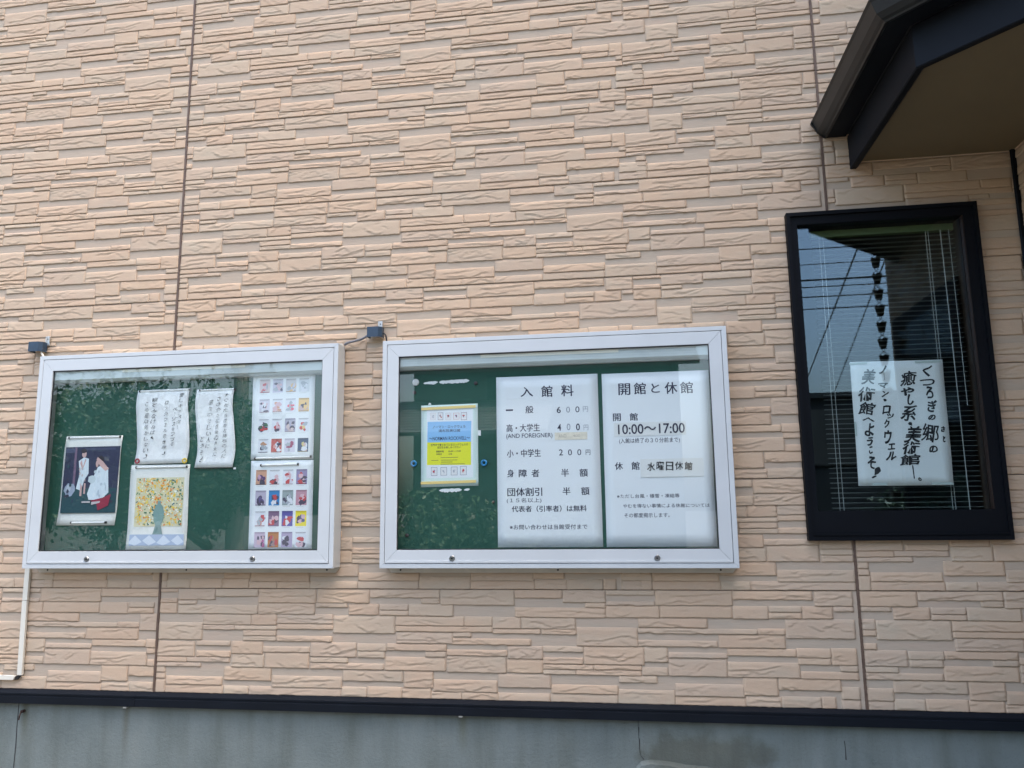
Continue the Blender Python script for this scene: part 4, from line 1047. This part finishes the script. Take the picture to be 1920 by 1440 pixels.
def ragged(x0, x1, z, h, sl=0):
    n = int((x1-x0)/.006)
    up = [(x0+(x1-x0)*i/n, z+h*(.45+.15*rnd.random())*min(1, i*.5+.2, (n-i)*.5+.2)+sl*i/n) for i in range(n+1)]
    dn = [(x0+(x1-x0)*i/n, z-h*(.35+.45*rnd.random())*min(1, i*.5+.1, (n-i)*.5+.1)+sl*i/n) for i in range(n, -1, -1)]
    return up+dn
scrap('torn_paper', ragged(1.252, 1.318, 1.3595, .011, .004), 'short torn white strip beside the grey round magnet')
scrap('torn_paper', ragged(1.324, 1.462, 1.3625, .013, .003), 'long torn white strip above the blue and yellow poster')
scrap('torn_paper', ragged(1.326, 1.427, .8800, .013, .002), 'long torn white strip below the blue and yellow poster')
scrap('torn_paper', ragged(1.437, 1.463, .8805, .011, .004), 'small torn white bit below the poster, right of the long strip')
scrap('torn_paper', [(1.498, 1.142), (1.513, 1.141), (1.513, 1.117), (1.500, 1.119)], 'small white tab at the right edge of the blue and yellow poster')
scrap('torn_paper', [(1.274, 1.262), (1.288, 1.262), (1.286, 1.269), (1.278, 1.271)], 'tiny white bit above the top edge of the poster')
button_magnet(1.216, 1.366, .0155, M['grey_magnet'], 'pale grey round magnet at upper left of the green board')
button_magnet(1.2105, 1.320, .0085, M['brown_magnet'], 'dark round magnet just below the pale grey one')
button_magnet(1.491, 1.352, .0085, M['brown_magnet'], 'dark round magnet at the end of the long torn strip')
button_magnet(1.182, .688, .0085, M['brown_magnet'], 'dark round magnet at lower left of the green board')
button_magnet(1.567, .828, .006, M['brown_magnet'], 'dark round magnet left of the fee sheet')
ring_magnet(1.2105, 1.0005, M['blue'], 'blue ring magnet left of the blue and yellow poster', .0105, .0042)
ring_magnet(1.5275, .9975, M['blue'], 'blue ring magnet right of the blue and yellow poster', .0105, .0042)

# ---------------------------------------------------------------- blind and poster in the window
bl = empty('venetian_blind', (3.29, .075, 1.98))
tag(bl, 'pale venetian blind with open slats behind the dark window', 'blind')
o = MB().box(2.985, 3.574, .060, .088, 1.966, 1.995).build('head_rail', M['headrail'], bl); o.location = -bl.location
sl = MB()
n = 6; prof = [(-.0125+.025*k/n, .0022*(1-(2*k/n-1)**2)) for k in range(n+1)]
vs = []
for x in (-.300, .300):
    for y, z in prof: vs.append((x, y, z))
    for y, z in reversed(prof): vs.append((x, y, z-.0007))
k = len(prof)*2
sl.add(vs, [(i, (i+1) % k, k+(i+1) % k, k+i) for i in range(k)]+[tuple(range(k-1, -1, -1)), tuple(range(k, 2*k))])
sme = sl.mesh('slat', M['slat'])
for i in range(57):
    o = bpy.data.objects.new('slat', sme); o.location = (.002, 0, 1.949-i*.0208-1.98); o.rotation_euler = (math.radians(3.5), 0, 0)
    link(o, bl)
o = MB().box(-.300, .300, -.0125, .0125, -.006, .004).build('bottom_rail', M['slat'], bl); o.location = (.002, 0, 1.949-57*.0208-1.98)
for x in (3.019, 3.035, 3.459, 3.470):
    o = MB().tube([(x, .0605, .76), (x+.001, .0605, 1.966)], .0011, 5).build('cord', M['cord'], bl); o.location = -bl.location
o = MB().tube([(3.522, .056, .765), (3.519, .056, 1.966)], .0018, 6).build('wand', M['cord'], bl); o.location = -bl.location
o = MB().tube([(3.555, .058, 1.2), (3.553, .058, 1.966)], .0012, 5).build('cord', M['cord'], bl); o.location = -bl.location

WP = paper('welcome_poster', [(3.094, 1.394), (3.459, 1.390), (3.453, .872), (3.087, .874)], M['paper'], y=.0165, label='white sheet with four columns of bold black brush writing in the window', cat='poster', wave=.0006)
q_text(dict(items=TX['W'], y=.0139, mat=M['ink'], bold=.006, brush=.0018, shear=.20, warp=.055), WP)
for k, (x, z, w) in enumerate(((3.125, 1.386, .07), (3.40, 1.383, .10), (3.17, .880, .06), (3.41, .879, .08), (3.094, 1.11, .008))):
    o = MB().box(x-w/2, x+w/2, .0128, .0133, z-.0045 if k < 4 else z-.03, z+.0045 if k < 4 else z+.03).build('tape', M['tape'] if k == 9 else mat('clear_tape', (.50, .56, .53), .3) if k == 0 else bpy.data.materials['clear_tape'], WP)
    o.location = -WP.location

# ---------------------------------------------------------------- boxes, cable and duct
def wall_box(x, z, label, dk):
    root = empty('wiring_box', (x, 0, z)); tag(root, label, 'junction box', 'small navy boxes above the notice boards')
    # open-bottomed hood, square outside with a chamfered outer corner, 75 wide 55 high 60 deep
    w, h, d = .066, .048, .050
    out = [(-w/2, -.004), (-w/2, -d), (w/2-.014, -d), (w/2, -d+.014), (w/2, -.004)]
    inn = [(-w/2+.003, -.004), (-w/2+.003, -d+.003), (w/2-.015, -d+.003), (w/2-.003, -d+.015), (w/2-.003, -.004)]
    mb = MB(); n = 5
    vs = [(a, b, 0) for a, b in out]+[(a, b, h) for a, b in out]+[(a, b, 0) for a, b in inn]+[(a, b, h-.003) for a, b in inn]
    fs = [(i, i+1, n+i+1, n+i) for i in range(n-1)]+[tuple(n+i for i in range(n))]
    fs += [(2*n+i, 3*n+i, 3*n+i+1, 2*n+i+1) for i in range(n-1)]+[tuple(3*n+i for i in range(n-1, -1, -1))]
    fs += [(i, 2*n+i, 2*n+i+1, i+1) for i in range(n-1)]+[(0, n, 3*n, 2*n), (n-1, 3*n-1, 4*n-1, 2*n-1), (n, 2*n-1, 4*n-1, 3*n)]
    mb.add(vs, fs)
    mb.build('hood', M['boxblue'], root)
    MB().box(-.010+dk, .010+dk, -.006, -.003, h-.012, h+.034).box(-.010+dk, -.006+dk, -.010, -.0062, h+.004, h+.032).box(.006+dk, .010+dk, -.010, -.0062, h+.004, h+.032).build('bracket', M['zinc'], root)
    MB().disc((dk, -.0063, h+.020), [(.0028, 0), (.0028, -.002), (.0001, -.002)], 8).build('screw', M['darkhole'], root)
    MB().box(-.02, .02, -.03, -.0042, .010, .040).build('terminal', M['black'], root)
    return root
wall_box(-.712, 1.588, 'small navy wiring box above the left end of the left notice board', .035)
wall_box(1.020, 1.583, 'small navy wiring box between the two notice boards', .016)
def cable(name, pts, r, m, label, cat, ribs=0):
    P = [Vector(p) for p in pts]; out = []
    for i in range(len(P)-1):
        a = P[max(i-1, 0)]; b = P[i]; c = P[i+1]; d = P[min(i+2, len(P)-1)]
        for k in range(8):
            t = k/8
            out.append(.5*((2*b)+(c-a)*t+(2*a-5*b+4*c-d)*t*t+(3*b-a-3*c+d)*t*t*t))
    out.append(P[-1])
    rf = (lambda t: r*(1+.13*math.sin(t*ribs*6.283))) if ribs else None
    if ribs:
        o2 = []
        for i in range(len(out)-1):
            for k in range(4): o2.append(out[i].lerp(out[i+1], k/4))
        out = o2+[out[-1]]
    o = MB().tube(out, r, 8, rf=rf).build(name, m)
    return tag(o, label, cat)
cable('corrugated_conduit', [(.868, -.020, 1.556), (.885, -.020, 1.566), (.918, -.020, 1.573), (.955, -.020, 1.583), (.985, -.020, 1.600)], .0058, M['cable'], 'grey corrugated conduit from the left board to the middle wiring box', 'cable', ribs=30)
cable('black_cable', [(1.045, -.020, 1.605), (1.062, -.022, 1.600), (1.070, -.022, 1.585), (1.072, -.020, 1.560)], .0038, M['black'], 'black cable looping from the middle wiring box to the fee board', 'cable')
cable('pale_cable', [(-.690, -.030, 1.605), (-.686, -.028, 1.580), (-.672, -.028, 1.560), (-.662, -.03, 1.545), (-.655, -.03, 1.53)], .0045, M['duct'], 'pale cable dropping from the left wiring box behind the board', 'cable')
dt = empty('cable_duct', (-.672, 0, .06)); tag(dt, 'cream plastic cable duct turning left at the lower left corner', 'cable duct')
for nm, mb in (('upright_duct', MB().prism([(-.686, .549), (-.661, .549), (-.661, .40), (-.686, .40)], -.016, -.0035)), ('upright_duct', MB().prism([(-.6865, .398), (-.6615, .398), (-.655, .064), (-.680, .064)], -.016, -.0035)),
               ('level_duct', MB().prism([(-1.30, .063), (-.694, .062), (-.690, .056), (-.698, .042), (-1.30, .041)], -.016, -.0035))):
    o = mb.build(nm, M['duct'], dt, bevel=.0015); o.location = -dt.location
o = MB().prism([(-.692, .058), (-.680, .062), (-.664, .060), (-.680, .044), (-.694, .042)], -.010, -.003).build('elbow', M['gap'], dt); o.location = -dt.location

# ---------------------------------------------------------------- rain chain at the porch
ch = empty('rain_chain', (3.738, -1.588, 2.40))
tag(ch, 'dark bronze rain chain of cups hanging from the porch gutter, mirrored in the window', 'rain chain')
cup = MB(); seg = 12
ringp = [(.017, 0), (.020, .010), (.0265, .040), (.031, .055)]
vs = []
for r, z in ringp:
    for k in range(seg): vs.append((r*math.cos(2*math.pi*k/seg), r*math.sin(2*math.pi*k/seg), z+(.010 if (r > .03 and k % 2) else 0)))
fs = [(i*seg+k, i*seg+(k+1) % seg, (i+1)*seg+(k+1) % seg, (i+1)*seg+k) for i in range(3) for k in range(seg)]
cup.add(vs, fs)
vs2 = [(x*.9, y*.9, z+.001) for x, y, z in vs]
cup.add(vs2, [tuple(reversed(f)) for f in fs])
cup.tube([(-.026, 0, .045), (-.022, 0, .066), (-.008, 0, .080), (0, 0, .083), (.008, 0, .080), (.022, 0, .066), (.026, 0, .045)], .0022, 5)
cme = cup.mesh('cup', M['bronze'])
lk = MB().torus((0, 0, 0), .009, .0018, 'y', 12, 5, sz=1.3); lme = lk.mesh('link', M['bronze'])
for i in range(24):
    z = -.075-.104*i
    o = bpy.data.objects.new('cup', cme); o.location = (0, 0, z-.055); link(o, ch)
    o = bpy.data.objects.new('link', lme); o.location = (0, 0, z-.062); o.rotation_euler = (0, 0, 1.2*(i % 2)); link(o, ch)
o = bpy.data.objects.new('link', lme); o.location = (0, 0, -.005); link(o, ch)

# ---------------------------------------------------------------- across the street (seen mirrored in the glass)
tag(MB().box(-60, 60, -11.2, -6.0, GZ+.002, GZ+.006).build('road', M['asphalt']), kind='structure')
hb = empty('tiled_house', (.3, -16, GZ)); tag(hb, 'house with a grey tiled roof across the street, mirrored in the middle board', 'house')
def pp(name, mb, m, root, parent=None):
    o = mb.build(name, m, parent or root)
    if parent is None: o.location = -root.location
    return o
pp('wall', MB().box(-2.6, 3.3, -19, -13.6, GZ, 3.9), M['plaster'], hb)
rf = MB()
for k in range(24):
    u = k/24; y0 = -13.0-3.2*u; z0_ = 3.75+1.9*u
    rf.prism([(y0, z0_), (y0, z0_+.09), (y0-.20, z0_+.17), (y0-.20, z0_+.05)], -3.0+.0*u, 3.7, axis='x')
pp('tiled_roof', rf, M['tile'], hb)
rf = MB()
for k in range(12):
    u = k/12; y0 = -11.6-2.0*u; z0_ = 2.25+.9*u
    rf.prism([(y0, z0_), (y0, z0_+.08), (y0-.24, z0_+.17), (y0-.24, z0_+.05)], -2.9, .6, axis='x')
pp('porch_tiles', rf, M['tile'], hb)
w1 = pp('window', MB().box(-.9, 1.2, -13.60, -13.55, 3.15, 3.75), M['frame_black'], hb)
pp('door', MB().box(1.4, 2.5, -13.62, -13.56, GZ+.02, 1.6), M['shopwall'], hb)
sh = empty('flat_roofed_shop', (8, -16, GZ)); tag(sh, 'dark flat-roofed shop across the street, mirrored in the window', 'shop')
pp('wall', MB().box(5.3, 14, -20, -13.2, GZ, 2.98), M['shopwall'], sh)
pp('parapet', MB().box(5.2, 14.1, -20.1, -13.1, 2.985, 3.09), M['shopwall'], sh)
sg = pp('sign_panel', MB().box(5.75, 6.75, -13.195, -13.14, 1.6, 2.75), M['plaster'], sh)
pp('shutter', MB().box(7.3, 9.6, -13.195, -13.15, GZ+.02, 1.9), M['plaster'], sh)
nb = empty('added_shade_house', (9, -6, GZ)); tag(nb, 'plain dark two-storey house added out of view beyond the porch to shade the right', 'house')  # unseen block, added to screen off sky light at the right
pp('wall', MB().box(6.0, 13, -7.4, -4.3, GZ, 6.2), M['shopwall'], nb)
pp('roof', MB().prism([(-7.9, 6.2), (-3.8, 6.2), (-5.85, 7.5)], 5.6, 13.4, axis='x'), M['tile'], nb)
def tree(x, y, h, r, lm, label, seed, trunk_h, nleaf=10000, cat='tree', name='garden_tree', droop=0, ls=1):
    rnd = random.Random(seed)
    root = empty(name, (x, y, GZ)); tag(root, label, cat, 'trees and shrubs across the street')
    tb = MB(); tips = []
    H = h
    pts = [(0, 0, 0)]
    for k in range(1, 6): pts.append((rnd.uniform(-.06, .06)*k, rnd.uniform(-.06, .06)*k, trunk_h*k/5))
    tb.tube(pts, .1, 8, rf=lambda t: .035*h*(1-.45*t))
    for k in range(9):
        a = rnd.uniform(0, 6.28); e = rnd.uniform(.25, 1.2); L = r*rnd.uniform(.7, 1.1)
        b = Vector(pts[-1])*(rnd.uniform(.75, 1))
        q = [b]
        for s in range(1, 5): q.append(b+Vector((math.cos(a)*math.cos(e), math.sin(a)*math.cos(e), math.sin(e)))*L*s/4+Vector((rnd.uniform(-.05, .05), rnd.uniform(-.05, .05), 0)))
        tb.tube(q, .03, 5, rf=lambda t: .012*h*(1-.8*t))
        tips += q[1:]
    tb.build('trunk', M['bark'], root)
    nl = nleaf
    cl = [(Vector((rnd.gauss(0, .45), rnd.gauss(0, .45), rnd.gauss(0, .38)))*r+Vector((0, 0, h-r*1.0)), r*rnd.uniform(.18, .42)) for _ in range(46)]+[(t, r*.28) for t in tips]
    rs = np.random.RandomState(seed)
    ci = rs.randint(0, len(cl), nl)
    cc = np.array([[*cl[i][0]] for i in ci]); cr = np.array([cl[i][1] for i in ci])
    d = rs.normal(size=(nl, 3)); d /= np.linalg.norm(d, axis=1)[:, None]
    P = cc+d*(cr*rs.uniform(.5, 1.05, nl))[:, None]
    P[:, 2] -= droop*np.hypot(P[:, 0], P[:, 1])
    P[:, 2] = np.maximum(P[:, 2], .05)
    s = rs.uniform(.034, .072, nl)*ls
    a = rs.normal(size=(nl, 3)); a /= np.linalg.norm(a, axis=1)[:, None]
    b = np.cross(a, rs.normal(size=(nl, 3))); b /= np.linalg.norm(b, axis=1)[:, None]
    a *= s[:, None]; b *= (s*.5)[:, None]
    V = np.stack([P-a, P+b, P+a, P-b], 1).reshape(-1, 3)
    F = np.arange(nl*4).reshape(-1, 4)
    me = make_mesh('crown', V, F, np.ones((nl*4, 4)), [lm])
    o = bpy.data.objects.new('crown', me); link(o, root)
tree(-8.3, -9.4, 4.5, 1.7, M['leaf'], 'leafy tree across the street, leftmost of three mirrored in the left board', 1, 1.8)
tree(-6.6, -9.0, 4.2, 1.5, M['leaf2'], 'darker leafy tree across the street, middle of three mirrored in the left board', 2, 1.6)
tree(-5.6, -10.2, 4.0, 1.3, M['leaf'], 'leafy tree across the street beside the utility pole', 3, 1.5)
tree(-.9, -9.2, 2.3, 1.2, M['leaf'], 'low drooping shrub across the street, mirrored below the poster', 4, .8, 9000, 'shrub', 'weeping_shrub', .35)
tree(.7, -10.0, 2.0, .9, M['leaf2'], 'low dark shrub across the street by the tiled house', 5, .6, 6000, 'shrub', 'weeping_shrub', .2)
tree(7.2, -11.9, 1.9, .9, M['leaf2'], 'low shrub across the street in front of the flat-roofed shop', 6, .6, 6000, 'shrub', 'weeping_shrub', .1)
for x, lab in ((-5.2, 'concrete utility pole across the street left of the tiled house'), (15.0, 'concrete utility pole across the street beyond the shop')):
    up = empty('utility_pole', (x, -10.6, GZ)); tag(up, lab, 'utility pole', 'utility poles across the street')
    MB().tube([(0, 0, 0), (0, 0, 8.4)], .15, 12, rf=lambda t: .17-.06*t).build('shaft', M['pole'], up)
    for z in (4.2, 4.9, 7.6):
        c = MB().box(-.7, .7, -.04, .04, z, z+.08).build('crossarm', M['zinc'], up)
        for xx in (-.6, -.2, .2, .6):
            MB().tube([(xx, 0, z+.081), (xx, 0, z+.22)], .035, 6).build('insulator', M['plaster'], c)
def wire(a, b, sag, r, lab):
    pts = []
    for k in range(25):
        t = k/24; p = Vector(a).lerp(Vector(b), t); p.z -= sag*4*t*(1-t); pts.append(p)
    tag(MB().tube(pts, r, 5).build('overhead_wire', M['black']), lab, 'wire', 'overhead wires along the street')
for z, sg_, r, lab in ((5.45, .12, .018, 'topmost of the level overhead wires mirrored in the window'), (5.22, .18, .014, 'second highest level overhead wire mirrored in the window'),
                      (4.80, .05, .030, 'thickest level overhead wire mirrored in the window'), (4.72, .10, .016, 'thin overhead wire just under the thickest one'),
                      (4.50, .06, .020, 'level overhead wire mirrored halfway down the window sky'), (4.26, .04, .018, 'lowest of the level overhead wires mirrored in the window')):
    wire((-5.2, -10.6, z), (15.0, -10.6, z+.05), sg_, r*.6, lab)
wire((5.75, -13.0, 3.15), (4.30, -1.70, 3.87), 0, .010, 'left of the two slanting service wires mirrored in the window')
wire((6.35, -13.0, 3.05), (4.50, -1.70, 3.87), 0, .008, 'right of the two slanting service wires mirrored in the window')
flush_texts()
